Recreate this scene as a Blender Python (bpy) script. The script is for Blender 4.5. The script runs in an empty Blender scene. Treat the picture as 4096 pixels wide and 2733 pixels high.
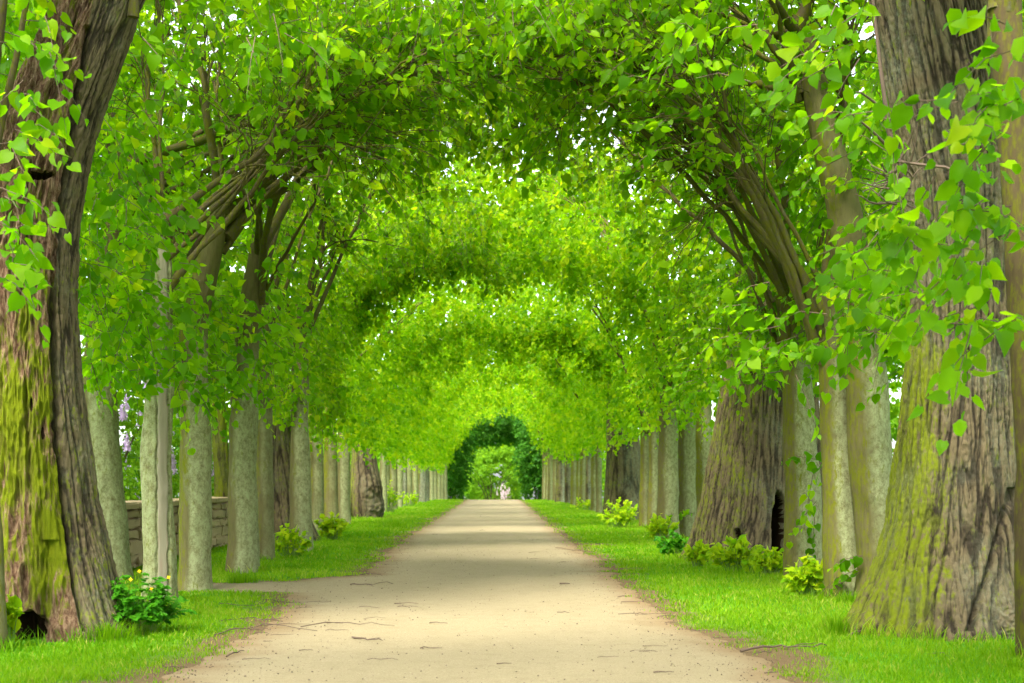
import bpy, math
import numpy as np

rng = np.random.default_rng(11)
FPX, CX, CY, H = 3264.0, 1141.0, 1105.0, 1.2      # measured on the photograph: focal length, vanishing point, eye height
C = bpy.context.scene.collection
sc = bpy.context.scene

def at(px, py):
    dy = py - CY
    return (px - CX) / dy * H, FPX * H / dy
def pt(px, py, d):
    return np.array([(px - CX) * d / FPX, d, H + (CY - py) * d / FPX])

# ------------------------------------------------------------------ noise
_r = np.random.default_rng(5)
_perm = np.concatenate([_r.permutation(256)] * 3)
_grad = _r.normal(size=(256, 3)); _grad /= np.linalg.norm(_grad, axis=1)[:, None]
def pn(x, y, z=0.0):
    x, y, z = np.broadcast_arrays(np.asarray(x, float), np.asarray(y, float), np.asarray(z, float))
    xi, yi, zi = np.floor(x).astype(int), np.floor(y).astype(int), np.floor(z).astype(int)
    xf, yf, zf = x - xi, y - yi, z - zi
    u, v, w = [t * t * t * (t * (t * 6 - 15) + 10) for t in (xf, yf, zf)]
    def g(i, j, k):
        h = _perm[_perm[_perm[(xi + i) & 255] + ((yi + j) & 255)] + ((zi + k) & 255)]
        q = _grad[h]
        return q[..., 0] * (xf - i) + q[..., 1] * (yf - j) + q[..., 2] * (zf - k)
    def lerp(a, b, t): return a + (b - a) * t
    return lerp(lerp(lerp(g(0,0,0), g(1,0,0), u), lerp(g(0,1,0), g(1,1,0), u), v),
                lerp(lerp(g(0,0,1), g(1,0,1), u), lerp(g(0,1,1), g(1,1,1), u), v), w) * 1.6
def fbm(x, y, z=0.0, o=4):
    s, a, f = 0, 1.0, 1.0
    for _ in range(o):
        s = s + a * pn(x * f, y * f, np.asarray(z) * f + 7.3 * f); a *= .5; f *= 2.03
    return s
def sstep(a, b, x):
    t = np.clip((x - a) / (b - a), 0, 1); return t * t * (3 - 2 * t)
def nrm(v): return v / np.maximum(np.linalg.norm(v, axis=-1, keepdims=True), 1e-9)

# ------------------------------------------------------------------ mesh helpers
class MB:
    """collects vertices and faces for ONE mesh object"""
    def __init__(s): s.v = []; s.f = {3: [], 4: []}; s.m = {3: [], 4: []}; s.n = 0; s.a = {}
    def add(s, v, faces, mat=0, attrs=None):
        v = np.asarray(v, float).reshape(-1, 3); faces = np.asarray(faces, int)
        k = faces.shape[1]
        s.v.append(v); s.f[k].append(faces + s.n); s.m[k].append(np.full(len(faces), mat, int))
        for key in set(list(s.a.keys()) + list((attrs or {}).keys())):
            if key not in s.a: s.a[key] = [np.zeros(s.n)]
            s.a[key].append(np.broadcast_to(np.asarray((attrs or {}).get(key, 0.0), float), (len(v),)))
        s.n += len(v)
    def build(s, name, mats, parent=None, loc=None, smooth=True):
        me = bpy.data.meshes.new(name)
        v = np.concatenate(s.v)
        off = np.zeros(3)
        if parent is not None:
            p = parent; 
            while p is not None: off = off + np.array(p.location); p = p.parent
        elif loc is not None: off = np.array(loc, float)
        v = v - off
        me.vertices.add(len(v)); me.vertices.foreach_set('co', v.astype(np.float32).ravel())
        ks = [k for k in (3, 4) if s.f[k]]
        loops = np.concatenate([np.concatenate(s.f[k]).ravel() for k in ks])
        cnt = np.concatenate([np.full(sum(len(q) for q in s.f[k]), k) for k in ks])
        mi = np.concatenate([np.concatenate(s.m[k]) for k in ks])
        me.loops.add(len(loops)); me.loops.foreach_set('vertex_index', loops.astype(np.int32))
        me.polygons.add(len(cnt))
        me.polygons.foreach_set('loop_start', np.concatenate([[0], np.cumsum(cnt)[:-1]]).astype(np.int32))
        me.polygons.foreach_set('material_index', mi.astype(np.int32))
        me.polygons.foreach_set('use_smooth', np.full(len(cnt), smooth, bool))
        for k, arr in s.a.items():
            at_ = me.attributes.new(k, 'FLOAT', 'POINT'); at_.data.foreach_set('value', np.concatenate(arr).astype(np.float32))
        for m in (mats if isinstance(mats, (list, tuple)) else [mats]): me.materials.append(m)
        me.update(calc_edges=True)
        o = bpy.data.objects.new(name, me); C.objects.link(o)
        if parent is not None: o.parent = parent
        else: o.location = off
        return o

def thing(name, label, cat, loc=(0, 0, 0), group=None):
    o = bpy.data.objects.new(name, None); C.objects.link(o); o.location = loc; o.empty_display_size = .2
    return tag(o, label, cat, group)
def tag(o, label=None, cat=None, group=None, kind=None):
    if label: o['label'] = label
    if cat: o['category'] = cat
    if group: o['group'] = group
    if kind: o['kind'] = kind
    return o

def tube(mb, P, R, n=6, mat=0, attrs=None, cap=True):
    P = np.asarray(P, float); R = np.asarray(R, float); k = len(P)
    T = nrm(np.gradient(P, axis=0))
    ref = np.array([0, 0, 1.0]) if abs(T[0][2]) < .9 else np.array([1.0, 0, 0])
    A = nrm(np.cross(T, ref)); B = np.cross(T, A)
    th = np.linspace(0, 2 * np.pi, n, endpoint=False)
    V = P[:, None] + R[:, None, None] * (np.cos(th)[None, :, None] * A[:, None] + np.sin(th)[None, :, None] * B[:, None])
    i = np.arange(k - 1)[:, None]; j = np.arange(n)[None]
    F = np.stack([i * n + j, i * n + (j + 1) % n, (i + 1) * n + (j + 1) % n, (i + 1) * n + j], -1).reshape(-1, 4)
    mb.add(V.reshape(-1, 3), F, mat, attrs)
    if cap:
        for e, c in ((0, P[0]), (k - 1, P[-1])):
            mb.add(np.vstack([V[e], c]), np.stack([np.arange(n), (np.arange(n) + 1) % n, np.full(n, n)], -1), mat, attrs)
def bez(a, b, c, n=9, jit=0.0):
    t = np.linspace(0, 1, n)[:, None]
    P = (1 - t) ** 2 * a + 2 * t * (1 - t) * b + t * t * c
    if jit:
        J = rng.normal(size=(n, 3)) * jit; J[0] = 0; P = P + J * t * (1.2 - t)
    return P

# ------------------------------------------------------------------ materials
def new_mat(name):
    m = bpy.data.materials.new(name); m.use_nodes = True; nt = m.node_tree; nt.nodes.clear()
    out = nt.nodes.new('ShaderNodeOutputMaterial'); return m, nt, out
class N:
    def __init__(s, nt): s.nt = nt
    def __call__(s, typ, **kw):
        n = s.nt.nodes.new('ShaderNode' + typ)
        for k, v in kw.items():
            if k == 'ins':
                for a, b in v.items():
                    if isinstance(b, bpy.types.NodeSocket): s.nt.links.new(b, n.inputs[a])
                    else: n.inputs[a].default_value = b
            else: setattr(n, k, v)
        return n
    def mix(s, f, a, b, mode='MIX'):
        n = s.nt.nodes.new('ShaderNodeMix'); n.data_type = 'RGBA'; n.blend_type = mode
        for i, v in ((0, f), (6, a), (7, b)):
            if isinstance(v, bpy.types.NodeSocket): s.nt.links.new(v, n.inputs[i])
            else: n.inputs[i].default_value = v if i == 0 else (*v, 1)
        return n.outputs[2]
    def math(s, op, a, b=0.0, clamp=False):
        n = s.nt.nodes.new('ShaderNodeMath'); n.operation = op; n.use_clamp = clamp
        for i, v in enumerate((a, b)):
            if isinstance(v, bpy.types.NodeSocket): s.nt.links.new(v, n.inputs[i])
            else: n.inputs[i].default_value = v
        return n.outputs[0]
    def ramp(s, f, stops):
        n = s.nt.nodes.new('ShaderNodeValToRGB'); e = n.color_ramp.elements
        while len(e) < len(stops): e.new(.5)
        for el, (p, c) in zip(e, stops):
            el.position = p; el.color = (*c, 1) if len(c) == 3 else c
        s.nt.links.new(f, n.inputs[0]); return n.outputs[0]
    def attr(s, name):
        n = s.nt.nodes.new('ShaderNodeAttribute'); n.attribute_name = name; return n.outputs['Fac']
    def noise(s, scale, detail=4, rough=.6, vec=None, stretch=None, dist=0.0):
        if vec is None: vec = s('TexCoord').outputs['Object']
        if stretch: vec = s('Mapping', ins={'Vector': vec, 'Scale': stretch}).outputs[0]
        return s('TexNoise', ins={'Vector': vec, 'Scale': scale, 'Detail': detail, 'Roughness': rough, 'Distortion': dist}).outputs[0]
    def link(s, a, b): s.nt.links.new(a, b)

def leaf_mat(name, stops, tstops, trans=.5, rough=.42):
    m, nt, out = new_mat(name); n = N(nt)
    t = n.attr('tint')
    c = n.ramp(t, stops); ct = n.ramp(t, tstops)
    p = n('BsdfPrincipled', ins={'Base Color': c, 'Roughness': rough, 'Specular IOR Level': .06})
    tr = n('BsdfTranslucent', ins={'Color': ct})
    mx = n('MixShader', ins={0: trans, 1: p.outputs[0], 2: tr.outputs[0]})
    n.link(mx.outputs[0], out.inputs[0]); return m
def bark_mat(name, ridge, fissure, moss, lichen, bump=.5, stretch=(9, 9, 1.6), scale=1.0, speck=0.5, bdist=.02):
    m, nt, out = new_mat(name); n = N(nt)
    co = n('TexCoord').outputs['Object']
    n1 = n.noise(2.2 * scale, 6, .62, co, stretch, .6)
    n2 = n.noise(34 * scale, 4, .7, co)
    n3 = n.noise(1.7, 4, .6, co)
    fine = n.noise(8 * scale, 5, .7, co, (3, 3, 1))
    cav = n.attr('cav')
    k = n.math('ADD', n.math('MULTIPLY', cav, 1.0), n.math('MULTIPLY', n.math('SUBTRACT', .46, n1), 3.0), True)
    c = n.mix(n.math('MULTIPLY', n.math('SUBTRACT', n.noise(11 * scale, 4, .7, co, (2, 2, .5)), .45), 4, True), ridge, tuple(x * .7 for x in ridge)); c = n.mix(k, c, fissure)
    c = n.mix(n.math('MULTIPLY', n3, .5), c, tuple(x * .62 for x in ridge))
    # lichen crust: small speckled patches
    sp = n.math('MULTIPLY', n.math('SUBTRACT', n2, .42 - speck * .25), 3.5, True)
    sp = n.math('MULTIPLY', n.math('ADD', sp, .25), n.math('MULTIPLY', n.math('SUBTRACT', n.noise(13 * scale, 9, .85, co, (1, 1, .7)), .36), 4, True), True)
    lf = n.math('MULTIPLY', n.math('MULTIPLY', sp, n.math('MULTIPLY', n.math('ADD', n.attr('lichen'), n.math('SUBTRACT', n3, .55)), 1.7, True)), .85)
    c = n.mix(lf, c, lichen)
    mf = n.math('MULTIPLY', n.math('SUBTRACT', n.math('ADD', n.attr('moss'), n.math('ADD', n.math('MULTIPLY', n.math('SUBTRACT', fine, .5), 3.4), n.math('MULTIPLY', n.math('SUBTRACT', n3, .5), 1.2))), .34), 2.2, True)
    mf = n.math('MULTIPLY', mf, n.math('SUBTRACT', 1.0, n.math('MULTIPLY', k, .6)))
    mo = n.mix(n2, moss, tuple(x * .55 for x in moss))
    c = n.mix(mf, c, mo)
    hgt = n.math('ADD', n.math('MULTIPLY', n1, 1.0), n.math('MULTIPLY', n2, .28))
    b = n('Bump', ins={'Strength': bump, 'Distance': bdist, 'Height': hgt})
    p = n('BsdfPrincipled', ins={'Base Color': c, 'Roughness': .9, 'Specular IOR Level': .15, 'Normal': b.outputs[0]})
    n.link(p.outputs[0], out.inputs[0]); return m

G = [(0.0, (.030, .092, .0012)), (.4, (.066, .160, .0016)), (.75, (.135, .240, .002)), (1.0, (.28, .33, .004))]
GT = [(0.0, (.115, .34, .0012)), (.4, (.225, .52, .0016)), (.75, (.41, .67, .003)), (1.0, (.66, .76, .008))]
M = {}
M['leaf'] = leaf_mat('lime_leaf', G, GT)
M['leaf_young'] = leaf_mat('young_lime_leaf', [(0, (.12, .27, .003)), (1, (.33, .42, .008))], [(0, (.34, .62, .004)), (1, (.66, .76, .014))])
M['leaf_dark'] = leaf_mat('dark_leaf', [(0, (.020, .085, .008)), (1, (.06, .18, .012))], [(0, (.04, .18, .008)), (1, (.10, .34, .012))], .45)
M['leaf_shrub'] = leaf_mat('shrub_leaf', [(0, (.055, .15, .006)), (1, (.14, .28, .010))], [(0, (.15, .36, .006)), (1, (.34, .55, .012))], .45)
M['leaf_herb'] = leaf_mat('herb_leaf', [(0, (.02, .12, .006)), (1, (.07, .24, .01))], [(0, (.06, .3, .006)), (1, (.16, .46, .01))], .45)
M['lilac'] = leaf_mat('lilac_flower', [(0, (.45, .28, .56)), (1, (.82, .68, .88))], [(0, (.45, .28, .56)), (1, (.75, .6, .8))], .3)
M['blossom'] = leaf_mat('pale_blossom', [(0, (.7, .5, .55)), (1, (.85, .8, .8))], [(0, (.6, .45, .5)), (1, (.7, .7, .7))], .3)
M['yellow'] = leaf_mat('yellow_petal', [(0, (.75, .45, .01)), (1, (.85, .6, .02))], [(0, (.7, .5, .01)), (1, (.8, .6, .02))], .3)
M['grass'] = leaf_mat('grass_blade', [(0, (.055, .165, .002)), (.6, (.15, .265, .004)), (1, (.30, .31, .05))], [(0, (.13, .36, .002)), (.6, (.30, .55, .005)), (1, (.45, .5, .04))], .42, .5)
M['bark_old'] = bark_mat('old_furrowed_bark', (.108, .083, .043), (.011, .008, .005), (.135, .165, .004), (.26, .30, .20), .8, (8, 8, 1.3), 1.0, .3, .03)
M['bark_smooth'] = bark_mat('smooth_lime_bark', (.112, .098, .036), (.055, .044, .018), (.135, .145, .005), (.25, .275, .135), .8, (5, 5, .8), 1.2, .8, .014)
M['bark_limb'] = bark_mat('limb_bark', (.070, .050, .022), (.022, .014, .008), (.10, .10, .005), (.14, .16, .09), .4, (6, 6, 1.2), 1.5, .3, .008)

m, nt, out = new_mat('stripped_wood'); n = N(nt)
co = n('TexCoord').outputs['Object']
c = n.mix(n.noise(1.0, 5, .6, co, (30, 30, .7)), (.13, .115, .07), (.25, .22, .14))
c = n.mix(n.math('MULTIPLY', n.math('SUBTRACT', n.noise(3, 4, .6, co, (3, 3, .4)), .55), 4, True), c, (.19, .115, .07))
n.link(n('BsdfPrincipled', ins={'Base Color': c, 'Roughness': .8}).outputs[0], out.inputs[0]); M['bare_wood'] = m

m, nt, out = new_mat('rotten_wood'); n = N(nt)
co = n('TexCoord').outputs['Object']
a = n.noise(5, 6, .7, co, (2.2, 2.2, .5), .8); b_ = n.noise(16, 5, .75, co, (2, 2, .6)); c3 = n.noise(2.0, 4, .6, co, (1.3, 1.3, .6))
fib = n.noise(20, 6, .75, co, (2.6, 2.6, .28), .5)
c = n.ramp(n.math('ADD', n.math('MULTIPLY', b_, .5), n.math('MULTIPLY', fib, .5)), [(.34, (.03, .015, .009)), (.45, (.12, .062, .036)), (.55, (.26, .17, .10)), (.68, (.46, .36, .23))])
c = n.mix(n.math('MULTIPLY', n.attr('cav'), .8), c, (.022, .012, .008))
mf = n.math('MULTIPLY', n.math('SUBTRACT', n.math('ADD', n.attr('moss'), n.math('ADD', n.math('MULTIPLY', n.math('SUBTRACT', a, .5), 3.2), n.math('MULTIPLY', n.math('SUBTRACT', c3, .5), 2.0))), .35), 3, True)
mf = n.math('MULTIPLY', mf, n.math('SUBTRACT', 1.0, n.math('MULTIPLY', n.attr('cav'), .7)))
c = n.mix(mf, c, n.mix(b_, (.08, .115, .003), (.235, .27, .006)))
b = n('Bump', ins={'Strength': 1.0, 'Distance': .03, 'Height': n.math('ADD', n.math('MULTIPLY', fib, 1.6), n.math('ADD', a, n.math('MULTIPLY', b_, .8)))})
n.link(n('BsdfPrincipled', ins={'Base Color': c, 'Roughness': .95, 'Specular IOR Level': .1, 'Normal': b.outputs[0]}).outputs[0], out.inputs[0]); M['rotten'] = m
m, nt, out = new_mat('twig_bark'); n = N(nt)
c = n.mix(n.noise(9, 3), (.10, .055, .032), (.05, .03, .016))
n.link(n('BsdfPrincipled', ins={'Base Color': c, 'Roughness': .8}).outputs[0], out.inputs[0]); M['twig'] = m
m, nt, out = new_mat('dry_twig'); n = N(nt)
c = n.mix(n.noise(5, 3), (.11, .065, .038), (.05, .036, .022))
n.link(n('BsdfPrincipled', ins={'Base Color': c, 'Roughness': .8}).outputs[0], out.inputs[0]); M['dry_twig'] = m
m, nt, out = new_mat('green_stem'); n = N(nt)
n.link(n('BsdfPrincipled', ins={'Base Color': (.12, .22, .02, 1), 'Roughness': .6}).outputs[0], out.inputs[0]); M['stem'] = m

m, nt, out = new_mat('shaded_hollow_wood'); n = N(nt)  # near-black: the shade inside trunk hollows is painted into this wood colour
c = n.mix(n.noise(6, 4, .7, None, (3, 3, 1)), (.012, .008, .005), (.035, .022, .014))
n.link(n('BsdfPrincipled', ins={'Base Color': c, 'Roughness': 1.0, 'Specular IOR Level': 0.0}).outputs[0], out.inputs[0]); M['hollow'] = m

m, nt, out = new_mat('sandy_path'); n = N(nt)
co = n('TexCoord').outputs['Object']
big = n.noise(.55, 4, .55, co, (1, .5, 1)); mid = n.noise(5, 5, .65, co); fine = n.noise(70, 4, .75, co)
c = n.mix(big, (.192, .155, .086), (.248, .206, .122))
c = n.mix(n.math('MULTIPLY', n.math('SUBTRACT', mid, .5), 2.2, True), c, (.162, .125, .066))
c = n.mix(n.math('MULTIPLY', n.math('SUBTRACT', fine, .55), 8, True), c, (.14, .105, .06))
c = n.mix(n.math('MULTIPLY', n.math('SUBTRACT', .43, fine), 8, True), c, (.31, .265, .175))
e = n.math('MULTIPLY', n.attr('edge'), n.math('ADD', mid, .25), True)
c = n.mix(e, c, (.15, .095, .045))
vor = n('TexVoronoi', ins={'Vector': co, 'Scale': 55.0})
hgt = n.math('ADD', n.math('MULTIPLY', fine, .6), n.math('ADD', mid, n.math('MULTIPLY', vor.outputs[0], .35)))
b = n('Bump', ins={'Strength': .55, 'Distance': .012, 'Height': hgt})
n.link(n('BsdfPrincipled', ins={'Base Color': c, 'Roughness': .95, 'Specular IOR Level': .1, 'Normal': b.outputs[0]}).outputs[0], out.inputs[0]); M['path'] = m

m, nt, out = new_mat('lawn_soil'); n = N(nt)
co = n('TexCoord').outputs['Object']
a = n.noise(1.1, 5, .6, co); b_ = n.noise(26, 4, .7, co)
gcol = n.mix(b_, (.032, .15, .003), (.08, .23, .005))
gcol = n.mix(n.math('MULTIPLY', n.math('SUBTRACT', a, .45), 2.5, True), gcol, (.12, .24, .006))
scol = n.mix(b_, (.07, .045, .02), (.16, .11, .055))
sf = n.math('MULTIPLY', n.math('ADD', n.attr('soil'), n.math('MULTIPLY', n.math('SUBTRACT', b_, .5), .8)), 1.3, True)
c = n.mix(sf, gcol, scol)
b = n('Bump', ins={'Strength': .6, 'Distance': .03, 'Height': b_})
n.link(n('BsdfPrincipled', ins={'Base Color': c, 'Roughness': .95, 'Specular IOR Level': .1, 'Normal': b.outputs[0]}).outputs[0], out.inputs[0]); M['ground'] = m

m, nt, out = new_mat('wall_stone'); n = N(nt)
co = n('TexCoord').outputs['Object']
a = n.noise(3, 5, .65, co); b_ = n.noise(30, 4, .7, co)
c = n.mix(a, (.42, .30, .15), (.17, .11, .05)); c = n.mix(n.math('MULTIPLY', b_, .5), c, (.42, .33, .19))
c = n.mix(n.math('MULTIPLY', n.math('SUBTRACT', n.noise(1.2, 4, .6, co), .5), 4, True), c, (.09, .07, .035))
b = n('Bump', ins={'Strength': .6, 'Distance': .02, 'Height': n.math('ADD', a, b_)})
n.link(n('BsdfPrincipled', ins={'Base Color': c, 'Roughness': .9, 'Normal': b.outputs[0]}).outputs[0], out.inputs[0]); M['stone'] = m

# ------------------------------------------------------------------ terrain functions
def gz(x, y):
    x = np.asarray(x, float); y = np.asarray(y, float)
    z = .035 * pn(x * .45, y * .3, 2.2) + .012 * pn(x * 1.9, y * 1.4, 8.1)
    z = z * sstep(2, 9, y)
    z = z - .045 * np.clip(y - 92, 0, 160)                      # the ground falls away past the end of the avenue
    return z
_yk = [0, 7, 8.2, 9.2, 10.5, 11.6, 13, 15.5, 15.75, 16.1, 16.75, 17.1, 18.2, 22, 25.5, 30, 52, 91, 140]
_xl = [-2.1, -2.1, -2.1, -2.0, -2.02, -1.9, -2.02, -2.35, -3.7, -3.8, -3.6, -2.6, -1.75, -1.8, -1.92, -1.96, -1.98, -2.02, -2.0]
_xr = [1.9, 1.9, 1.85, 1.8, 1.74, 1.62, 1.54, 1.52, 1.5, 1.48, 1.5, 1.45, 1.52, 1.58, 1.5, 1.5, 1.52, 1.55, 1.5]
def edges(y):
    y = np.asarray(y, float)
    w = np.clip((60 - y) / 40, .25, 1)
    a = np.interp(y, _yk, _xl) + w * (.14 * pn(y * .8, 3.1) + .08 * pn(y * 2.6, 9.4) + .05 * pn(y * 7, 1.2))
    b = np.interp(y, _yk, _xr) + w * (.14 * pn(y * .8, 13.1) + .08 * pn(y * 2.6, 19.4) + .05 * pn(y * 7, 21.2))
    return a, b

# ground sheet
xs = np.unique(np.concatenate([np.linspace(-400, -30, 16), np.linspace(-30, -8, 24), np.linspace(-8, 8, 200), np.linspace(8, 30, 24), np.linspace(30, 400, 16)]))
ys = np.unique(np.concatenate([np.linspace(-60, 5, 12), np.linspace(5, 30, 260), np.linspace(30, 100, 180), np.linspace(100, 600, 40)]))
X, Y = np.meshgrid(xs, ys)
Z = gz(X, Y); el, er = edges(Y)
ins = np.minimum(X - el, er - X)
Z = Z - .05 * sstep(.06, .3, ins)
soil = sstep(-.55, .05, ins + .22 * pn(X * 1.6, Y * 1.6, 4))
soil = np.maximum(soil, .8 * sstep(.25, .5, pn(X * .8, Y * .8, 31) * sstep(-1.6, -.2, ins)))
mb = MB(); nx, ny = len(xs), len(ys)
i, j = np.meshgrid(np.arange(ny - 1), np.arange(nx - 1), indexing='ij')
F = np.stack([i * nx + j, i * nx + j + 1, (i + 1) * nx + j + 1, (i + 1) * nx + j], -1).reshape(-1, 4)
mb.add(np.stack([X, Y, Z], -1), F, 0, {'soil': soil.ravel()})
tag(mb.build('ground', M['ground']), kind='structure')

# path sheet with ragged edges
ys = np.unique(np.concatenate([np.linspace(-4, 7, 30), np.arange(7, 20, .035), np.linspace(20, 45, 340), np.linspace(45, 130, 300)]))
u = np.linspace(0, 1, 61)
el, er = edges(ys)
X = el[:, None] + (er - el)[:, None] * u[None]; Y = np.repeat(ys[:, None], 61, 1)
ins = np.minimum(X - el[:, None], er[:, None] - X)
Z = gz(X, Y) + .004 - .03 * sstep(.05, 0, ins)
edge = 1 - sstep(0, .5, ins + .15 * pn(X * 2.3, Y * 2.3, 6))
mb = MB(); nx, ny = 61, len(ys)
i, j = np.meshgrid(np.arange(ny - 1), np.arange(nx - 1), indexing='ij')
F = np.stack([i * nx + j, i * nx + j + 1, (i + 1) * nx + j + 1, (i + 1) * nx + j], -1).reshape(-1, 4)
mb.add(np.stack([X, Y, Z], -1), F, 0, {'edge': edge.ravel()})
tag(mb.build('path', M['path']), kind='structure')

# ------------------------------------------------------------------ leaves
_LN = np.array([(0, 0, 0), (0, .36, 0), (0, .72, 0), (0, 1.1, 0),
                (.27, -.09, 0), (.49, .22, 0), (.42, .58, 0), (.15, .90, 0),
                (-.27, -.09, 0), (-.49, .22, 0), (-.42, .58, 0), (-.15, .90, 0)], float)
_LN[:, 2] = .26 * np.abs(_LN[:, 0]) - .20 * np.clip(_LN[:, 1], 0, 2) ** 2
_FN = np.array([(0, 4, 5, 1), (1, 5, 6, 2), (2, 6, 7, 3), (0, 1, 9, 8), (1, 2, 10, 9), (2, 3, 11, 10)])
_LF = np.array([(0, 0, 0), (.47, .18, .1), (.36, .72, 0), (0, 1.08, -.2), (-.36, .72, 0), (-.47, .18, .1)], float)
_FF = np.array([(0, 1, 2, 3), (0, 3, 4, 5)])
def add_leaves(mb, P, T, Nn, S, tint, near=True, mat=0):
    V0, F0 = (_LN, _FN) if near else (_LF, _FF)
    T = nrm(T); Nn = nrm(Nn - T * np.sum(Nn * T, -1, keepdims=True)); B = np.cross(T, Nn)
    k = len(V0); m_ = len(P)
    ax = rng.uniform(.78, 1.12, m_)[:, None]; fold = rng.normal(size=m_)[:, None] * .16; curl = rng.normal(size=m_)[:, None] * .22; tw = rng.normal(size=m_)[:, None] * .22
    lx = V0[None, :, 0] * ax; ly = V0[None, :, 1] + .12 * tw * V0[None, :, 0]; lz = V0[None, :, 2] + fold * np.abs(V0[None, :, 0]) - curl * np.clip(V0[None, :, 1], 0, 2) ** 2 + tw * V0[None, :, 0] * V0[None, :, 1]
    V = P[:, None] + S[:, None, None] * (lx[..., None] * B[:, None] + ly[..., None] * T[:, None] + lz[..., None] * Nn[:, None])
    F = (np.arange(len(P))[:, None, None] * k + F0[None]).reshape(-1, 4)
    mb.add(V.reshape(-1, 3), F, mat, {'tint': np.repeat(tint, k)})
def add_sprays(mb, P, D, Nin, L, nl, size, near=True, tint0=.45, twig=True, droop=.3, fmat=0, tmat=1):
    """a spray is a drooping twig with alternate leaves"""
    n = len(P)
    if n == 0: return
    D = nrm(D); L = np.broadcast_to(np.asarray(L, float), (n,)); size = np.broadcast_to(np.asarray(size, float), (n,))
    up = np.array([0, 0, 1.0])
    S = nrm(np.cross(D, up + rng.normal(size=(n, 3)) * .3))
    ts = rng.normal(size=n) * .13 + tint0
    PP, TT, NN, SS, CC = [], [], [], [], []
    for k in range(nl):
        t = (k + .7) / nl; sd = 1 if k % 2 else -1
        pos = P + D * (L * t)[:, None]; pos[:, 2] -= droop * L * t * t
        tip = D * .45 + S * sd * .65 + np.array([0, 0, -.75]) + rng.normal(size=(n, 3)) * .38
        nn = Nin * .35 + up * .35 + rng.normal(size=(n, 3)) * .6
        tipn = nrm(tip)
        PP.append(pos + tipn * .02 + S * sd * .015); TT.append(tip); NN.append(nn)
        SS.append(size * (.5 + .75 * rng.random(n) ** 1.3) * (1.0 if k < nl - 1 else .75)); CC.append(np.clip(ts + rng.normal(size=n) * .15, 0, .88))
    add_leaves(mb, np.concatenate(PP), np.concatenate(TT), np.concatenate(NN), np.concatenate(SS), np.concatenate(CC), near, fmat)
    if twig:
        th = np.array([0, 2.1, 4.2]); A = S; B = np.cross(D, A); rings = []
        for t, r in ((0, .0045), (.5, .0035), (1, .0015)):
            c = P + D * (L * t)[:, None]; c[:, 2] -= droop * L * t * t
            rings.append(c[:, None] + r * (np.cos(th)[None, :, None] * A[:, None] + np.sin(th)[None, :, None] * B[:, None]))
        V = np.concatenate(rings, 1)
        F0 = np.array([(a * 3 + b, a * 3 + (b + 1) % 3, (a + 1) * 3 + (b + 1) % 3, (a + 1) * 3 + b) for a in (0, 1) for b in range(3)])
        mb.add(V.reshape(-1, 3), (np.arange(n)[:, None, None] * 9 + F0[None]).reshape(-1, 4), tmat)

# ------------------------------------------------------------------ the vault of foliage over the path
_hy = [0, 10, 14, 17.6, 18.6, 21, 23, 26, 30, 31, 34.5, 37, 41, 42.5, 46, 52, 53.5, 58, 65, 67, 72, 80, 83, 90, 98, 110]
_hz = [5.3, 5.4, 5.8, 6.1, 7.9, 8.3, 8.1, 7.1, 5.5, 7.7, 8.0, 7.0, 5.4, 7.6, 7.5, 6.0, 7.5, 7.4, 6.1, 7.2, 7.0, 6.2, 6.9, 6.6, 6.2, 5.9]
def hin(y): return np.interp(y, _hy, _hz)
def roofdens(y):      # light gaps between groups of crowns
    return np.interp(y, [0, 15, 17.1, 17.6, 22.2, 23.0, 27, 29.2, 29.8, 33.6, 34.4, 38.8, 40.8, 41.4, 45.2, 46, 50, 52, 52.6, 56.4, 57, 64, 66, 67, 69, 70, 78, 80, 81, 83, 84, 200],
                     [.7, .7, 1.0, .02, .02, .42, .42, 3.8, .03, .03, .38, .36, 3.8, .03, .03, .34, .34, 3.4, .03, .03, .32, .32, 3.0, .05, .05, .3, .3, .9, .1, .1, .3, .4])
_ax = np.array([3.45, 3.35, 2.95, 2.25, 1.25, 0.0]); _az = np.array([0, .30, .60, .82, .96, 1.0])
_ap = np.array([0, .2, .42, .62, .82, 1.0])
def arch(side, phi, y, zb):
    w = np.interp(y, [0, 30, 60, 120], [1, 1.06, 1.16, 1.16])
    def f(p):
        return np.interp(p, _ap, _ax) * w * (1 - np.interp(y, [30, 60], [0, .30]) * np.sin(np.pi * np.clip(p, 0, 1)) ** 1.0 * .75), zb + (hin(y) - zb) * np.interp(p, _ap, _az)
    x, z = f(phi); x1, z1 = f(np.clip(phi - .06, 0, 1)); x2, z2 = f(np.clip(phi + .06, 0, 1))
    tx, tz = x2 - x1, z2 - z1; l = np.hypot(tx, tz) + 1e-6
    # inward normal (towards the tunnel): for the right-hand side tangent goes up and left
    nx_, nz_ = -tz / l, tx / l
    return side * x, z, side * nx_, nz_

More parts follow.
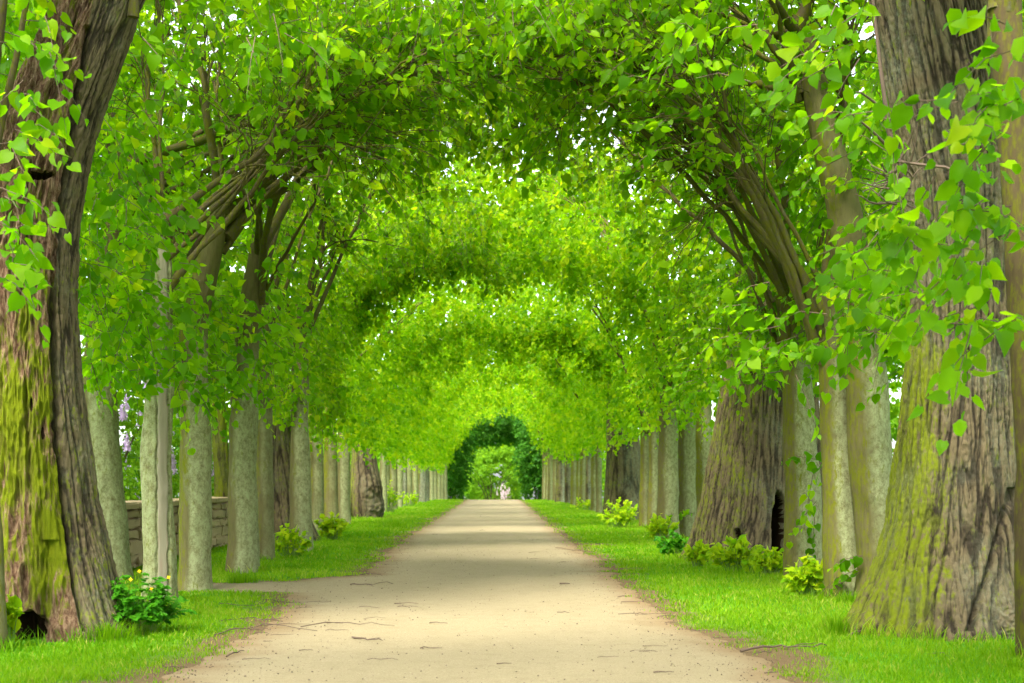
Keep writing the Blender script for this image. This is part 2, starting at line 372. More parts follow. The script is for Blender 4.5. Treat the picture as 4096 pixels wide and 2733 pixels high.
def vault_sprays(mb, side, y0, y1, cnt, zb, near, size, nl, thick=.42, tint=.45, sparse_mid=0.0, off=0.0):
    n0 = int(cnt * (y1 - y0) * 4)
    y = rng.uniform(y0 - .25, y1 + .25, n0)
    phi = rng.random(n0) ** .95
    keep = 4 * rng.random(n0) < np.where(phi > .55, roofdens(y), np.where(phi > .42, .5 + .5 * roofdens(y), 1.0))
    keep &= ~((side > 0) & (y < 14.6) & (phi > .12) & (phi < .64) & (rng.random(n0) < .85)) & ~((side < 0) & (y < 16.2) & (phi > .22) & (phi < .64) & (rng.random(n0) < .6))      # open gaps round the leaning right trunk and the left limbs
    if sparse_mid: keep &= ~((phi > .2) & (phi < .68) & (rng.random(n0) < sparse_mid))
    y, phi = y[keep], phi[keep]; n = len(y)
    zbv = zb + .28 * pn(y * .9, side * 5.0) + .22 * rng.random(n)
    x, z, ix, iz = arch(side, phi, y, zbv)
    t = np.minimum(rng.exponential(thick, n), 2.0) - .15
    cl = .5 * pn(x * 1.1, y * 1.1, z * 1.1)          # clumps stand out of the surface
    t = t + cl + off * sstep(.1, .3, phi) * sstep(1.0, .8, phi)
    P = np.stack([x - ix * t, y, z - iz * t], -1)
    Nin = np.stack([ix, np.full(n, -.25), iz], -1)
    D = Nin * .45 + rng.normal(size=(n, 3)) * .6 + np.array([0, 0, -.12])
    add_sprays(mb, P, D, Nin, .34 + .3 * rng.random(n), nl, size, near, tint, near)
def volume_sprays(mb, cx, cy, cz, rx, ry, rz, n, near, size, nl, tint=.42, side=0):
    u = nrm(rng.normal(size=(n, 3))) * (rng.random((n, 1)) ** (1 / 2.4))
    P = np.array([cx, cy, cz]) + u * np.array([rx, ry, rz])
    k = pn(P[:, 0] * .9, P[:, 1] * .9, P[:, 2] * .9) > -.28
    P, u = P[k], u[k]
    D = u * .6 + rng.normal(size=P.shape) * .6 + np.array([0, 0, -.1])
    add_sprays(mb, P, D, u, .4 + .3 * rng.random(len(P)), nl, size, near, tint, near)
def box_sprays(mb, boxes, size, nl=8, tint=.45):
    for (x0, x1, y0, y1, d0, d1, n) in boxes:
        q = np.stack([pt(a, b, c) for a, b, c in zip(rng.uniform(x0, x1, n), rng.uniform(y0, y1, n), rng.uniform(d0, d1, n))])
        sgn = -1.0 if (x0 + x1) / 2 > CX else 1.0
        Nin = np.tile(np.array([sgn * .3, -.8, .1]), (n, 1))
        D = Nin * .3 + np.array([sgn * .55, 0, -.1]) + rng.normal(size=(n, 3)) * .45
        add_sprays(mb, q, D, Nin, .3 + .25 * rng.random(n), nl, size, True, tint, True, .45)

# ------------------------------------------------------------------ trunks
def make_trunk(mb, st, d, nu, nv, old, seed, opts):
    st = sorted(st, key=lambda s: -s[0])           # from the base upwards
    zz = np.array([H + (CY - s[0]) * d / FPX for s in st]); cx = np.array([((s[1] + s[2]) / 2 - CX) * d / FPX for s in st])
    rr = np.array([(s[2] - s[1]) / 2 * d / FPX for s in st])
    zb = float(gz(cx[0], d)) - .12
    zz[0] = max(zz[0], zb + .12)
    zz = np.concatenate([[zb], zz]); cx = np.concatenate([[cx[0]], cx]); rr = np.concatenate([[rr[0] * 1.06], rr])
    v = np.linspace(0, 1, nv) ** 1.15
    zl = zb + (zz[-1] - zb) * v
    def smooth(a):
        q = np.interp(zl, zz, a); kn = max(3, nv // 24) | 1; ker = np.hanning(kn + 2)[1:-1]; ker /= ker.sum()
        pad = np.pad(q, kn // 2, mode='reflect', reflect_type='odd'); return np.convolve(pad, ker, 'valid')
    cxl, rl = smooth(cx), smooth(rr)
    th = np.linspace(0, 2 * np.pi, nu, endpoint=False)
    if not old: cxl = cxl + .022 * pn(zl * 1.1, seed * 5.1) * sstep(0, .6, zl - zb); rl = rl * (1 + .05 * pn(zl * 1.7, seed * 2.3))
    TH, ZL = np.meshgrid(th, zl); RL = np.repeat(rl[:, None], nu, 1); CXL = np.repeat(cxl[:, None], nu, 1)
    cs, sn = np.cos(TH), np.sin(TH)
    hz = ZL - zb
    r0 = rr[len(rr) // 2]
    lob = pn(cs * 1.6 + seed, sn * 1.6, seed * 3.1)
    RL = RL * (1 + (.16 if old else .05) * lob * np.exp(-hz / (.45 if old else .25)) * 1.6 + (.0 if old else .16) * np.exp(-hz / .16) + (.05 if old else .02) * pn(cs * 1.1 + seed, sn * 1.1, ZL * .8))
    ax, ay = cs * r0, sn * r0
    cav = np.zeros_like(TH); disp = np.zeros_like(TH)
    if old:
        f = opts.get('f', 9.0); wz = .18 * pn(ax * 4, ay * 4, ZL * 1.5 + seed)
        tw = opts.get('twist', .0) * ZL
        axx = np.cos(TH + tw) * r0; ayy = np.sin(TH + tw) * r0
        a = pn(axx * f + wz + seed, ayy * f + wz, ZL * f * .075)
        b = pn(axx * f * 2.1 + seed, ayy * f * 2.1, ZL * f * .26 + 3)
        c = pn(axx * f * 3.2, ayy * f * 3.2 + seed, ZL * f * 1.5)
        rg = np.clip(np.abs(a) * 2.2, 0, 1)
        rg2 = np.clip(np.abs(b) * 2.4, 0, 1)
        disp = opts.get('amp', .028) * (rg ** .55 - .75) + .012 * (rg2 ** .6 - .65) + .008 * c
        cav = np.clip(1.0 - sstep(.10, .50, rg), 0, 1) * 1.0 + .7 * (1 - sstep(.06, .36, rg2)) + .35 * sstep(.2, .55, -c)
    else:
        disp = .010 * fbm(ax * 5 + seed, ay * 5, ZL * 1.6, 3) + .006 * pn(ax * 14, ay * 14, ZL * 3 + seed)
        for q in range(3):
            a0, z0_ = rng.uniform(3.4, 6.0), rng.uniform(.8, 3.2); qd = np.hypot((np.mod(TH - a0 + np.pi, 2 * np.pi) - np.pi) * r0, ZL - z0_); disp = disp + .018 * np.exp(-(qd / .05) ** 2) - .012 * np.exp(-(qd / .018) ** 2); cav = np.maximum(cav, np.exp(-(qd / .022) ** 2) * .9)
    R2 = RL + disp
    # measured features: cracks, hollows (given as photo lines at this tree's depth; real recesses in the wood)
    DD = d + RL * sn * opts.get('flat', 1.0); PX = CX + (CXL + RL * cs) * FPX / DD; PY = CY - (ZL - H) * FPX / DD; front = sn < .25
    hol = np.zeros_like(TH)
    for (line, w, dep) in opts.get('cracks', []):
        line = np.array(line, float)
        lx = np.interp(PY, line[:, 1], line[:, 0], left=-9999, right=-9999) + 5 * pn(PY * .03, seed)
        m_ = np.exp(-((PX - lx) / w) ** 2) * front
        R2 = R2 - dep * m_; cav = np.maximum(cav, m_)
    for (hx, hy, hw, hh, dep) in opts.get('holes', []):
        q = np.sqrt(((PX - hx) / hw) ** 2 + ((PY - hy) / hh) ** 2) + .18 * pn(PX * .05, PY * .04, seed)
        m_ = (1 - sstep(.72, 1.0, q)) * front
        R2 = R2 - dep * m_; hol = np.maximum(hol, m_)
    for (bx, by, bw, bh, amp) in opts.get('burls', []):
        q = np.exp(-(((PX - bx) / bw) ** 2 + ((PY - by) / bh) ** 2)) * front
        R2 = R2 + amp * q * (1 + .5 * pn(PX * .12, PY * .12, seed))
    if 'rot' in opts:     # rotten heart wood: broken, flaky relief on the left part of the trunk
        line = np.array(opts['rot'], float); lx = np.interp(PY, line[:, 1], line[:, 0])
        m_ = sstep(4, -8, PX - lx) * front
        fl = pn(ax * 7, ay * 7, ZL * 1.2) + .8 * (1 - 2 * np.abs(pn(ax * 18, ay * 18, ZL * 2.2 + 4))) + .5 * (1 - 2 * np.abs(pn(ax * 40, ay * 40, ZL * 6))) - .45
        R2 = R2 + m_ * (-.02 + .045 * fl - disp * .6)
        cav = cav * (1 - m_) + m_ * np.clip(.15 - fl * .9, 0, 1); rot_m = m_
    Vv = np.stack([CXL + R2 * cs, d + R2 * sn * opts.get('flat', 1.0), ZL], -1)
    Vv[..., 1] += opts.get('leany', 0.0) * (ZL - zb)
    mo, li = opts['ml'](cs, sn, ZL, PX, PY)
    i, j = np.meshgrid(np.arange(nv - 1), np.arange(nu), indexing='ij')
    F = np.stack([i * nu + j, i * nu + (j + 1) % nu, (i + 1) * nu + (j + 1) % nu, (i + 1) * nu + j], -1).reshape(-1, 4)
    mi = np.zeros(len(F), int)
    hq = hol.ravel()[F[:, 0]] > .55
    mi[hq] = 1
    if 'rot' in opts: mi[(rot_m.ravel()[F[:, 0]] > .5) & ~hq] = 3
    if 'bare' in opts:
        b0, b1 = opts['bare']; q = PX.ravel()[F[:, 0]]; fr = front.ravel()[F[:, 0]]; mi[(q > b0) & (q < b1) & fr] = 2
    vv = Vv.reshape(-1, 3)
    mb.v.append(vv); mb.f[4].append(F + mb.n); mb.m[4].append(mi)
    for k, a_ in (('cav', cav), ('moss', mo * np.ones_like(TH)), ('lichen', li * np.ones_like(TH))): mb.a.setdefault(k, []).append(a_.ravel())
    top = vv[-nu:].mean(0); mb.n += len(vv)
    mb.add(np.vstack([vv[-nu:], top]), np.stack([np.arange(nu), (np.arange(nu) + 1) % nu, np.full(nu, nu)], -1), 0)
    return top, rl[-1], np.array([cxl[0], d, float(gz(cxl[0], d))])

TIPS = []
def limb(mb, s, b, e, r0, near, subs, side, jit=.05):
    P = bez(s, b, e, 18 if near else 9, jit); tt_ = np.linspace(0, 1, len(P)); R = r0 * (1 - .80 * tt_ ** .75) * (1 + .08 * rng.normal(size=len(P))) * (1 + .5 * np.exp(-tt_ / .05))
    ph = rng.uniform(0, 9, 3)
    for q in range(3): P[:, q] += (.11 if near else .07) * np.sin(tt_ * rng.uniform(7, 12) + ph[q]) * tt_ * (1.3 - tt_)
    at_ = {'moss': .55, 'lichen': .25, 'cav': 0.0}
    tube(mb, P, R, 9 if near else 5, 0, at_)
    for k in range(subs):
        t = rng.uniform(.25, .97); q = int(t * (len(P) - 1)); p = P[q]; dr = nrm(P[min(q + 1, len(P) - 1)] - P[max(q - 1, 0)])
        v = nrm(dr * .9 + rng.normal(size=3) * .55 + np.array([0, 0, .12])); l = rng.uniform(.7, 1.7)
        e2 = p + v * l; e2[2] = min(e2[2], hin(e2[1]) + 1.8)
        Q = bez(p, p + dr * l * .45 + rng.normal(size=3) * .08, e2, 7 if near else 4, .03)
        rr = max(R[q] * .5, .006); TIPS.append((e2 - v * .15, v)); TIPS.append((Q[len(Q) // 2], v))
        tube(mb, Q, rr * (1 - .8 * np.linspace(0, 1, len(Q))), 6 if near else 4, 0, at_)
        if near:
            for _ in range(4):
                q2 = rng.integers(2, 6); d2 = nrm(nrm(Q[q2] - Q[q2 - 1]) + rng.normal(size=3) * .6)
                e3 = Q[q2] + d2 * rng.uniform(.3, .8)
                TIPS.append((e3 - d2 * .1, d2))
                tube(mb, bez(Q[q2], Q[q2] + d2 * .2 + rng.normal(size=3) * .05, e3, 5, .02), rr * .45 * (1 - .75 * np.linspace(0, 1, 5)) + .001, 5, 0, at_)

def ml_smooth(mossL=.75, lichR=.8, seed=0):
    # moss on the path-left flank, grey-green lichen on the opposite flank
    def f(cs, sn, Z, PX, PY):
        return mossL * .8 * sstep(.15, -.85, cs + .3 * pn(cs * 2 + seed, sn * 2, Z * .7)), lichR * sstep(-.7, .15, cs + .25 * pn(cs * 2, sn * 2 + seed, Z * .9)) * sstep(3.4, 1.9, Z)
    return f
def ml_const(mo, li):
    return lambda cs, sn, Z, PX, PY: (mo, li)

OLD_, SM = True, False
# side, depth, stations (photo row, left edge, right edge), old?, options, label
T = []
def tree(side, d, st, old, label, inner=True, **o): T.append(dict(side=side, d=d, st=st, old=old, label=label, inner=inner, o=o))

def ml_L1(cs, sn, Z, PX, PY):
    rot = sstep(6, -6, PX - np.interp(PY, [0, 300, 700, 1000, 1300, 1450], [215, 160, 128, 134, 165, 190]))
    m_ = rot * sstep(620, 800, PY) * sstep(1420, 1280, PY + 20 * pn(PX * .03, PY * .02)) * .60 + .12
    return m_ + .15 * (1 - rot) * sstep(900, 1200, PY), .1 + 0 * cs
def ml_R1(cs, sn, Z, PX, PY):
    m_ = sstep(2215, 2110, PX + 30 * pn(PY * .01, PX * .01)) * sstep(650, 860, PY) * .76
    return m_ + .1, .12 + 0 * cs
tree(-1, 11.35, [(-160, 215, 405), (0, 130, 322), (150, 62, 272), (250, 15, 237), (350, -15, 207), (500, -30, 178), (700, -40, 170), (850, -45, 182), (1000, -50, 200), (1150, -60, 222), (1300, -75, 262), (1390, -90, 290), (1450, -100, 325)], OLD_,
     'massive old lime with rotten mossy trunk and black base hollow, at left front', nu=700, nv=800, amp=.028, f=16, ml=ml_L1, twist=-.05,
     cracks=[([(200, 60), (165, 330), (120, 600), (128, 800), (133, 1000), (150, 1200), (172, 1340), (195, 1450)], 6, .09), ([(60, 380), (52, 700), (60, 1000)], 4, .03), ([(115, 1240), (100, 1420)], 14, .06)],
     holes=[(55, 1450, 62, 48, .35), (88, 402, 44, 11, .10), (72, 930, 4, 20, .035), (100, 995, 4, 18, .03)], rot=[(215, 0), (160, 300), (126, 700), (132, 1000), (162, 1300), (185, 1450)])
tree(1, 11.35, [(-200, 1975, 2250), (0, 2007, 2280), (170, 2035, 2310), (400, 2080, 2330), (600, 2094, 2330), (800, 2088, 2328), (1000, 2065, 2335), (1200, 2030, 2345), (1300, 1998, 2356), (1400, 1955, 2380), (1450, 1925, 2405)], OLD_,
     'massive old lime with deeply furrowed bark and yellow-green moss, at right front', nu=760, nv=860, amp=.034, f=15, ml=ml_R1, twist=.06,
     cracks=[([(2330, 1120), (2290, 1250), (2265, 1330), (2225, 1450)], 9, .08)], burls=[(2228, 160, 24, 24, .05), (2320, 1420, 30, 40, .05)])
tree(-1, 10.3, [(300, -75, -20), (900, -65, -10), (1290, -45, 6), (1485, -48, 14)], SM, 'slim dark lime trunk cut by the left photo edge, before the rotten tree', nu=48, nv=80, ml=ml_const(.4, .2))
tree(1, 9.4, [(-120, 2262, 2338), (60, 2275, 2345), (300, 2292, 2372), (700, 2316, 2398), (1100, 2334, 2418), (1522, 2338, 2425)], SM, 'smooth green lime trunk cut by the right photo edge, its leafy sprays overhanging', nu=64, nv=120, ml=ml_const(.45, .0), bark='bark_limb')
# left row
tree(-1, 17.4, [(350, 265, 310), (600, 225, 278), (850, 190, 264), (1100, 200, 279), (1322, 218, 302)], SM, 'grey lichened lime leaning left, directly right of the rotten front tree', False, nu=96, nv=160, ml=ml_smooth(.5, .8, 3))
tree(-1, 14.2, [(480, 366, 394), (700, 352, 395), (1000, 325, 396), (1250, 327, 400), (1383, 325, 409)], SM, 'narrow split lime with a bare pale wood strip down its trunk', nu=120, nv=200, bare=(361, 386), cracks=[([(360, 400), (360, 1390)], 2.5, .03), ([(387, 400), (389, 1390)], 2.5, .03)], ml=ml_const(.15, .95), flat=.75)
tree(-1, 16.0, [(430, 490, 530), (560, 458, 515), (740, 415, 476), (1000, 412, 481), (1350, 408, 485)], SM, 'straight olive lime with pale lichen patch, right of the split trunk', nu=96, nv=160, ml=ml_smooth(.9, .9, 5))
tree(-1, 27.0, [(800, 476, 508), (1000, 488, 522), (1255, 496, 545)], OLD_, 'yellow-mossed old lime standing before the stone wall', False, nu=120, nv=140, f=9, ml=ml_const(.8, .1))
tree(-1, 18.7, [(560, 575, 612), (700, 548, 600), (900, 528, 589), (1100, 525, 589), (1312, 520, 594)], SM, 'pale lichened lime with a long grass tuft round its foot, left row', nu=80, nv=140, ml=ml_smooth(.35, .95, 7))
tree(-1, 21.6, [(700, 592, 624), (1286, 587, 629)], SM, 'slim brown-green lime touching the pale tufted one, left row', nu=64, nv=100, ml=ml_smooth(.7, .3, 8))
tree(-1, 29.0, [(800, 622, 662), (1000, 617, 666), (1150, 612, 692), (1240, 598, 738)], OLD_, 'old furrowed lime half hidden behind slimmer trunks, left row', False, nu=160, nv=160, f=8, ml=ml_const(.25, .1))
tree(-1, 24.5, [(700, 672, 706), (960, 668, 709), (1266, 663, 718)], SM, 'dark grey lime with leafy shoots beside its foot, left row', nu=64, nv=110, ml=ml_smooth(.3, .75, 9))
tree(-1, 34.0, [(800, 712, 738), (1221, 705, 745)], SM, 'half-shaded olive and grey lime next behind the dark grey one', nu=48, nv=80, ml=ml_smooth(.8, .5, 10))
tree(-1, 37.5, [(850, 746, 770), (1208, 740, 777)], SM, 'bright yellow-green slim lime, left row, before the burled old tree', nu=48, nv=80, ml=ml_smooth(1.1, .3, 11))
tree(-1, 39.6, [(850, 778, 800), (1205, 773, 806)], SM, 'grey-green slim lime touching the burled old tree on its left', nu=48, nv=80, ml=ml_smooth(.3, .9, 12))
tree(-1, 47.0, [(800, 828, 850), (950, 815, 852), (1050, 806, 864), (1120, 800, 876), (1189, 798, 882)], OLD_, 'burled old lime with swollen mossy lower trunk, left row', nu=140, nv=140, f=7, ml=ml_smooth(.8, .1, 4), burls=[(850, 1120, 18, 30, .18), (862, 1165, 16, 18, .16)])
# right row
tree(1, 14.6, [(640, 1862, 1926), (850, 1878, 1943), (1100, 1886, 1963), (1374, 1892, 1990)], SM, 'stout grey-lichened lime just left of the leaning trunk, right row', nu=96, nv=160, ml=ml_smooth(.75, .95, 13))
tree(1, 14.3, [(40, 1808, 1856), (130, 1824, 1880), (300, 1856, 1926), (500, 1900, 1980), (700, 1930, 2010), (850, 1940, 2034), (1100, 1955, 2050), (1300, 1968, 2070), (1380, 1965, 2082)], SM, 'tall brown lime leaning left beside the massive right front tree', nu=110, nv=220, ml=ml_smooth(.6, .65, 14), lim_z=5.2)
tree(1, 16.9, [(680, 1780, 1848), (870, 1795, 1863), (1100, 1800, 1881), (1338, 1800, 1895)], SM, 'pale grey lime standing before the hollow old trunk, right row', nu=96, nv=160, ml=ml_smooth(.7, 1.1, 15))
tree(1, 21.8, [(600, 1690, 1835), (830, 1668, 1872), (1000, 1640, 1880), (1150, 1615, 1888), (1240, 1590, 1893), (1288, 1568, 1898)], OLD_, 'huge old lime with knothole and tall black hollow, right row', nu=420, nv=420, amp=.036, f=12, ml=ml_smooth(.55, .15, 16),
     holes=[(1789, 1225, 19, 110, .55), (1690, 1228, 9, 18, .15)])
tree(1, 32.0, [(800, 1596, 1632), (1228, 1591, 1635)], SM, 'green-flanked slim lime touching the huge hollow tree, right row', False, nu=64, nv=90, ml=ml_smooth(1.0, .8, 17))
tree(1, 30.8, [(850, 1558, 1594), (1232, 1552, 1598)], SM, 'middle one of three pale limes left of the huge hollow tree', nu=64, nv=90, ml=ml_smooth(.5, 1.0, 18))
tree(1, 30.0, [(900, 1514, 1552), (1236, 1507, 1560)], SM, 'pale lichened lime farthest left of three before the hollow tree', nu=64, nv=90, ml=ml_smooth(.4, 1.1, 19))
tree(1, 35.6, [(950, 1490, 1511), (1215, 1485, 1516)], SM, 'narrow lime between the three pale trunks and a furrowed old tree', nu=48, nv=70, ml=ml_smooth(.7, .7, 20))
tree(1, 37.5, [(960, 1472, 1489), (1210, 1466, 1492)], SM, 'narrow olive lime touching the furrowed old tree on its right', nu=48, nv=70, ml=ml_smooth(.9, .4, 21))
tree(1, 43.5, [(660, 1378, 1392), (820, 1389, 1420), (900, 1393, 1441), (1000, 1393, 1466), (1100, 1390, 1477), (1197, 1380, 1493)], OLD_, 'furrowed old lime with tapering top amid bright leaves, right row', nu=200, nv=220, f=7, ml=ml_smooth(.45, .25, 22))
# far trees of both rows
FARL = [(880, 72, 14), (902, 67, 16), (916, 60, 13), (937, 53, 15), (966, 48, 20), (990, 44, 10), (1007, 41, 9), (1022, 39.5, 8)]
MIDL = [(891, 69.5, 12), (926, 56, 12), (952, 50, 13), (978, 46, 13), (998, 42.5, 11), (1015, 40.2, 10)]
MIDR = [(1376, 74, 14), (1352, 66, 14), (1329, 58, 13), (1305, 52, 15), (1277, 46, 15), (1257, 42.5, 12)]
FARR = [(1365, 70, 15), (1340, 62, 16), (1318, 55, 14), (1291, 49, 26), (1264, 44, 12), (1250, 41, 10)]
for s, lst in ((-1, FARL), (1, FARR)):
    for q, (px, dy, w) in enumerate(lst):
        d = FPX * H / dy; nearish = q < 3
        if s < 0: lab = ['first grey lime beyond the burled old tree, left row', 'second grey lime beyond the burled old tree, left row', 'pale thin lime with yellow-green bush at foot, far left row'][q] if nearish else ('wide pale lime leaning right, far end of left row' if q == 4 else 'small distant lime among the last trunks of the left row')
        else: lab = ['first slim lime beyond the furrowed old tree, right row', 'second slim lime beyond the furrowed old tree, right row', 'third slim lime beyond the furrowed old tree, right row'][q] if nearish else ('wide grey old lime at the far end of the right row' if q == 3 else 'small distant lime among the last trunks of the right row')
        lean = 6 if (s < 0 and q == 4) else 0
        tree(s, d, [(950 + q * 12, px - w * .5 + lean, px + w * .5 + lean), (CY + dy, px - w * .66, px + w * .66)], w > 18, lab, nu=32, nv=40, f=6, amp=.03, ml=ml_smooth(rng.uniform(.2, 1.0), rng.uniform(.4, 1.1), 30 + q))

for s, lst in ((-1, MIDL), (1, MIDR)):
    for q, (px, dy, w) in enumerate(lst):
        tree(s, FPX * H / dy, [(950 + q * 12, px - w * .5 + (q * 37 % 11 - 5) * .7, px + w * .5 + (q * 53 % 7 - 5) * .6), (CY + dy, px - w * .62, px + w * (.45 + q * 29 % 5 * .08))], q in (1, 3), 'slim distant lime squeezed between larger ones, far %s row' % ('left' if s < 0 else 'right'), False, nu=28, nv=30, f=6, amp=.03, ml=ml_smooth(rng.uniform(.2, 1.0), rng.uniform(.4, 1.1), 50 + q))

BOX = {
 'pale grey lime standing': [(1862, 1880, 1000, 1190, 16.3, 16.6, 6)], 'stout grey-lichened': [(1960, 1985, 1240, 1320, 14.1, 14.3, 4)],
 'middle one of three': [(1580, 1596, 1080, 1200, 30.2, 30.5, 4)], 'pale lichened lime farthest': [(1545, 1556, 1090, 1210, 29.4, 29.7, 4)],
 'smooth green lime trunk cut': [(2130, 2350, 215, 330, 6.6, 8.4, 16), (2060, 2330, 380, 560, 7.5, 9.0, 26), (2150, 2350, 560, 760, 6.8, 8.8, 22), (1960, 2200, 540, 660, 8.5, 10.2, 18), (2280, 2360, 60, 130, 7, 8, 5), (1900, 2110, 640, 780, 9.6, 11.0, 14)],
 'massive old lime with deeply': [(1770, 2000, 20, 170, 8.5, 10.5, 16), (1960, 2080, 250, 420, 9.5, 10.8, 12), (1700, 1900, 640, 860, 11, 13, 26), (1560, 1740, 0, 200, 9.5, 12, 12)],
 'slim dark lime trunk cut': [(-20, 110, -20, 100, 8.8, 10, 10), (-20, 40, 200, 640, 9, 10, 13), (-10, 70, 560, 640, 8.6, 9.4, 5), (-20, 90, 150, 330, 9, 10, 7)],
 'massive old lime with rotten': [(560, 760, 0, 90, 10.2, 11.8, 14), (300, 480, 0, 110, 9.8, 11.5, 8)],
 'narrow split lime with': [(200, 420, 430, 860, 12.6, 14.5, 60), (250, 340, 380, 520, 12, 13.5, 10), (320, 420, 800, 860, 12.6, 13.4, 5)],
 'straight olive lime': [(400, 500, 840, 900, 13.8, 14.8, 8), (430, 640, 640, 900, 14.5, 17, 40)],
 'grey lichened lime': [(190, 300, 640, 880, 14.8, 16.8, 26), (270, 420, 840, 950, 16.5, 18.5, 12)],
 'tall brown lime': [(2040, 2090, 780, 880, 13.8, 15.2, 12)],
}

def cover(side):
    a = sorted([t for t in T if t['side'] == side and t['inner']], key=lambda t: t['d'])
    ds = [t['d'] for t in a]
    for k, t in enumerate(a):
        t['y0'] = 10.6 if k == 0 else (ds[k - 1] + ds[k]) / 2
        t['y1'] = (ds[k] + ds[k + 1]) / 2 if k + 1 < len(a) else ds[k] + 3
cover(-1); cover(1)

NEARCNT = 215
tree_bases = []
for ti, t in enumerate(T):
    side, d, o = t['side'], t['d'], t['o']
    st0 = max(t['st'], key=lambda s: s[0]); bx = ((st0[1] + st0[2]) / 2 - CX) * d / FPX
    base = (bx, d, float(gz(bx, d)))
    tree_bases.append((bx, d, (st0[2] - st0[1]) / 2 * d / FPX))
    far = d > 50
    root = thing('lime_tree', t['label'], 'tree', base, 'lime trees along the avenue')
    mb = MB()
    top, rt, _ = make_trunk(mb, t['st'], d, o.get('nu', 48), o.get('nv', 80), t['old'], 1.7 * ti + .3, o)
    mb.build('trunk', [M[o.get('bark', 'bark_old' if t['old'] else 'bark_smooth')], M['hollow'], M['bare_wood']] + ([M['rotten']] if 'rot' in o else []), root)
    near = d < 26
    # limbs
    TIPS.clear(); nl_ = 9 if d < 20 else (5 if near else (4 if d < 50 else 2))
    if d > 30 and not t['inner']: nl_ = 3
    for k in range(nl_):
        mb = MB(); ya = d + rng.uniform(-2.0, 2.0)
        f = k / max(nl_ - 1, 1)
        s = top + np.array([rng.normal() * rt * .3, rng.normal() * rt * .3, -.12 - .75 * rng.random() ** 1.5])
        if (k >= nl_ - 2 and nl_ > 3) or d < 12:      # leaders going up and outwards
            e = np.array([bx + side * rng.uniform(-.6, 1.6), ya, rng.uniform(6.3, 8)]); b = np.array([top[0] + side * .1, top[1], top[2] + (e[2] - top[2]) * .6])
        else:
            def ap(p, q):
                x_, z_, nx_, nz_ = arch(side, np.array(p), np.array(ya), 2.3); return np.array([float(x_ + nx_ * q), ya, float(z_ + nz_ * q)])
            q0 = 0 if d < 20 else -.55; pe = rng.uniform(.68, 1.02); e = ap(pe, rng.uniform(-.1, .22) + q0); pm = .2 + .5 * pe
            b = ap(pm, rng.uniform(.0, .25) + q0) * 1.5 - (top + e) * .25; b[2] = max(b[2], top[2] + .3)
        if e[2] < top[2] + .3: e[2] = top[2] + rng.uniform(.4, 1.0)
        b = b + rng.normal(size=3) * np.array([.35, .75, .2])
        limb(mb, s, b, e, min(rt * rng.uniform(.4, .7), rng.uniform(.028, .066)), near, 11 if near else (5 if d < 50 else 3), side, .06 if near else .09)
        mb.build('branch', M['bark_limb'], root)
    # crown
    mb = MB()
    lod_near = d < 27
    size = np.interp(d, [10, 30, 50, 100], [.096, .113, .142, .19]); lit_tint = np.interp(d, [10, 18, 24, 60], [.49, .50, .59, .66]); nlv = 9 if d < 27 else (8 if d < 50 else 7)  # tint yellows with depth: shaded near vault and sunlit far leaves painted in
    cnt = np.interp(d, [10, 16, 19, 22, 30, 50, 100], [235, 235, 235, 195, 180, 150, 115])
    if t['inner']:
        if t['y1'] > 10.6 and not t['label'].startswith('slim dark'):
            vault_sprays(mb, side, max(t['y0'], 11.8), t['y1'], cnt, 2.5 if side > 0 else 2.25, lod_near, size, nlv, .42, lit_tint, .6 if (side < 0 and d < 20) else .45 if d < 17 else 0, .5 if d < 20 else .15)
            ya_ = max(t['y0'], 12.6); yb_ = max(t['y1'], 14.0); ym, yl = (ya_ + yb_) / 2, (yb_ - ya_) / 2 + .7
            volume_sprays(mb, side * 4.7 * np.interp(d, [0, 30, 60], [1, 1.05, 1.15]), ym, 5.0, 1.5, yl, 2.0, int(np.interp(d, [10, 25, 50, 100], [60, 34, 20, 12]) * yl * 1.1), lod_near, size, nlv, lit_tint)
            if d < 33: volume_sprays(mb, side * 6.4, ym, 7.0, 2.0, yl + .3, 2.9, int((240 if d < 20 else 110) * yl), False, size * 1.3, 7)
            for (yc, hc) in ((23.3, 7.8), (34.6, 7.8), (46.2, 8.0), (57.4, 7.8), (70, 7.4), (84, 7.0)):     # crests: the next group of crowns stands taller behind each gap
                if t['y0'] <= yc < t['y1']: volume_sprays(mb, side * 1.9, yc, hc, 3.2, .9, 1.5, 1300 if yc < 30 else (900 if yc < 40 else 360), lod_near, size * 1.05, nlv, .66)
        if 12 < d < 18.5: volume_sprays(mb, side * 2.4, min(ym + .5, 16.3), 7.3, 2.4, yl * .8, .9, 150, False, size * 1.2, 8)
        for (yc, zc) in ((41, 9.2), (52, 10.2), (64, 11)):      # upper tiers of the farther crowns
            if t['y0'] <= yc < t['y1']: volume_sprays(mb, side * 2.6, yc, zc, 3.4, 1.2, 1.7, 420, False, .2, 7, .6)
    else:
        volume_sprays(mb, bx + side * .8, d, 5.2, 1.8, 2.0, 2.3, 190 if d < 45 else 40, lod_near, size, nlv)
    if TIPS and d < 50:
        tp = np.array([a for a, b in TIPS]); td = np.array([b for a, b in TIPS]); kk = rng.random(len(tp)) < (.8 if d < 26 else 1); tp, td = tp[kk], td[kk]
        kk = ~((tp[:, 1] > 17.5) & (tp[:, 1] < 22) & (np.abs(tp[:, 0]) < 2)); tp, td = tp[kk], td[kk]
        add_sprays(mb, tp, td + rng.normal(size=tp.shape) * .3, np.tile([-side * .4, -.4, -.3], (len(tp), 1)), .3, 6, size, lod_near, lit_tint, lod_near)
    for key, bxs in BOX.items():
        if t['label'].startswith(key): box_sprays(mb, [b[:6] + (max(3, int(b[6] * (.72 if d < 13 else .9))),) for b in bxs], .108, 8, .40)
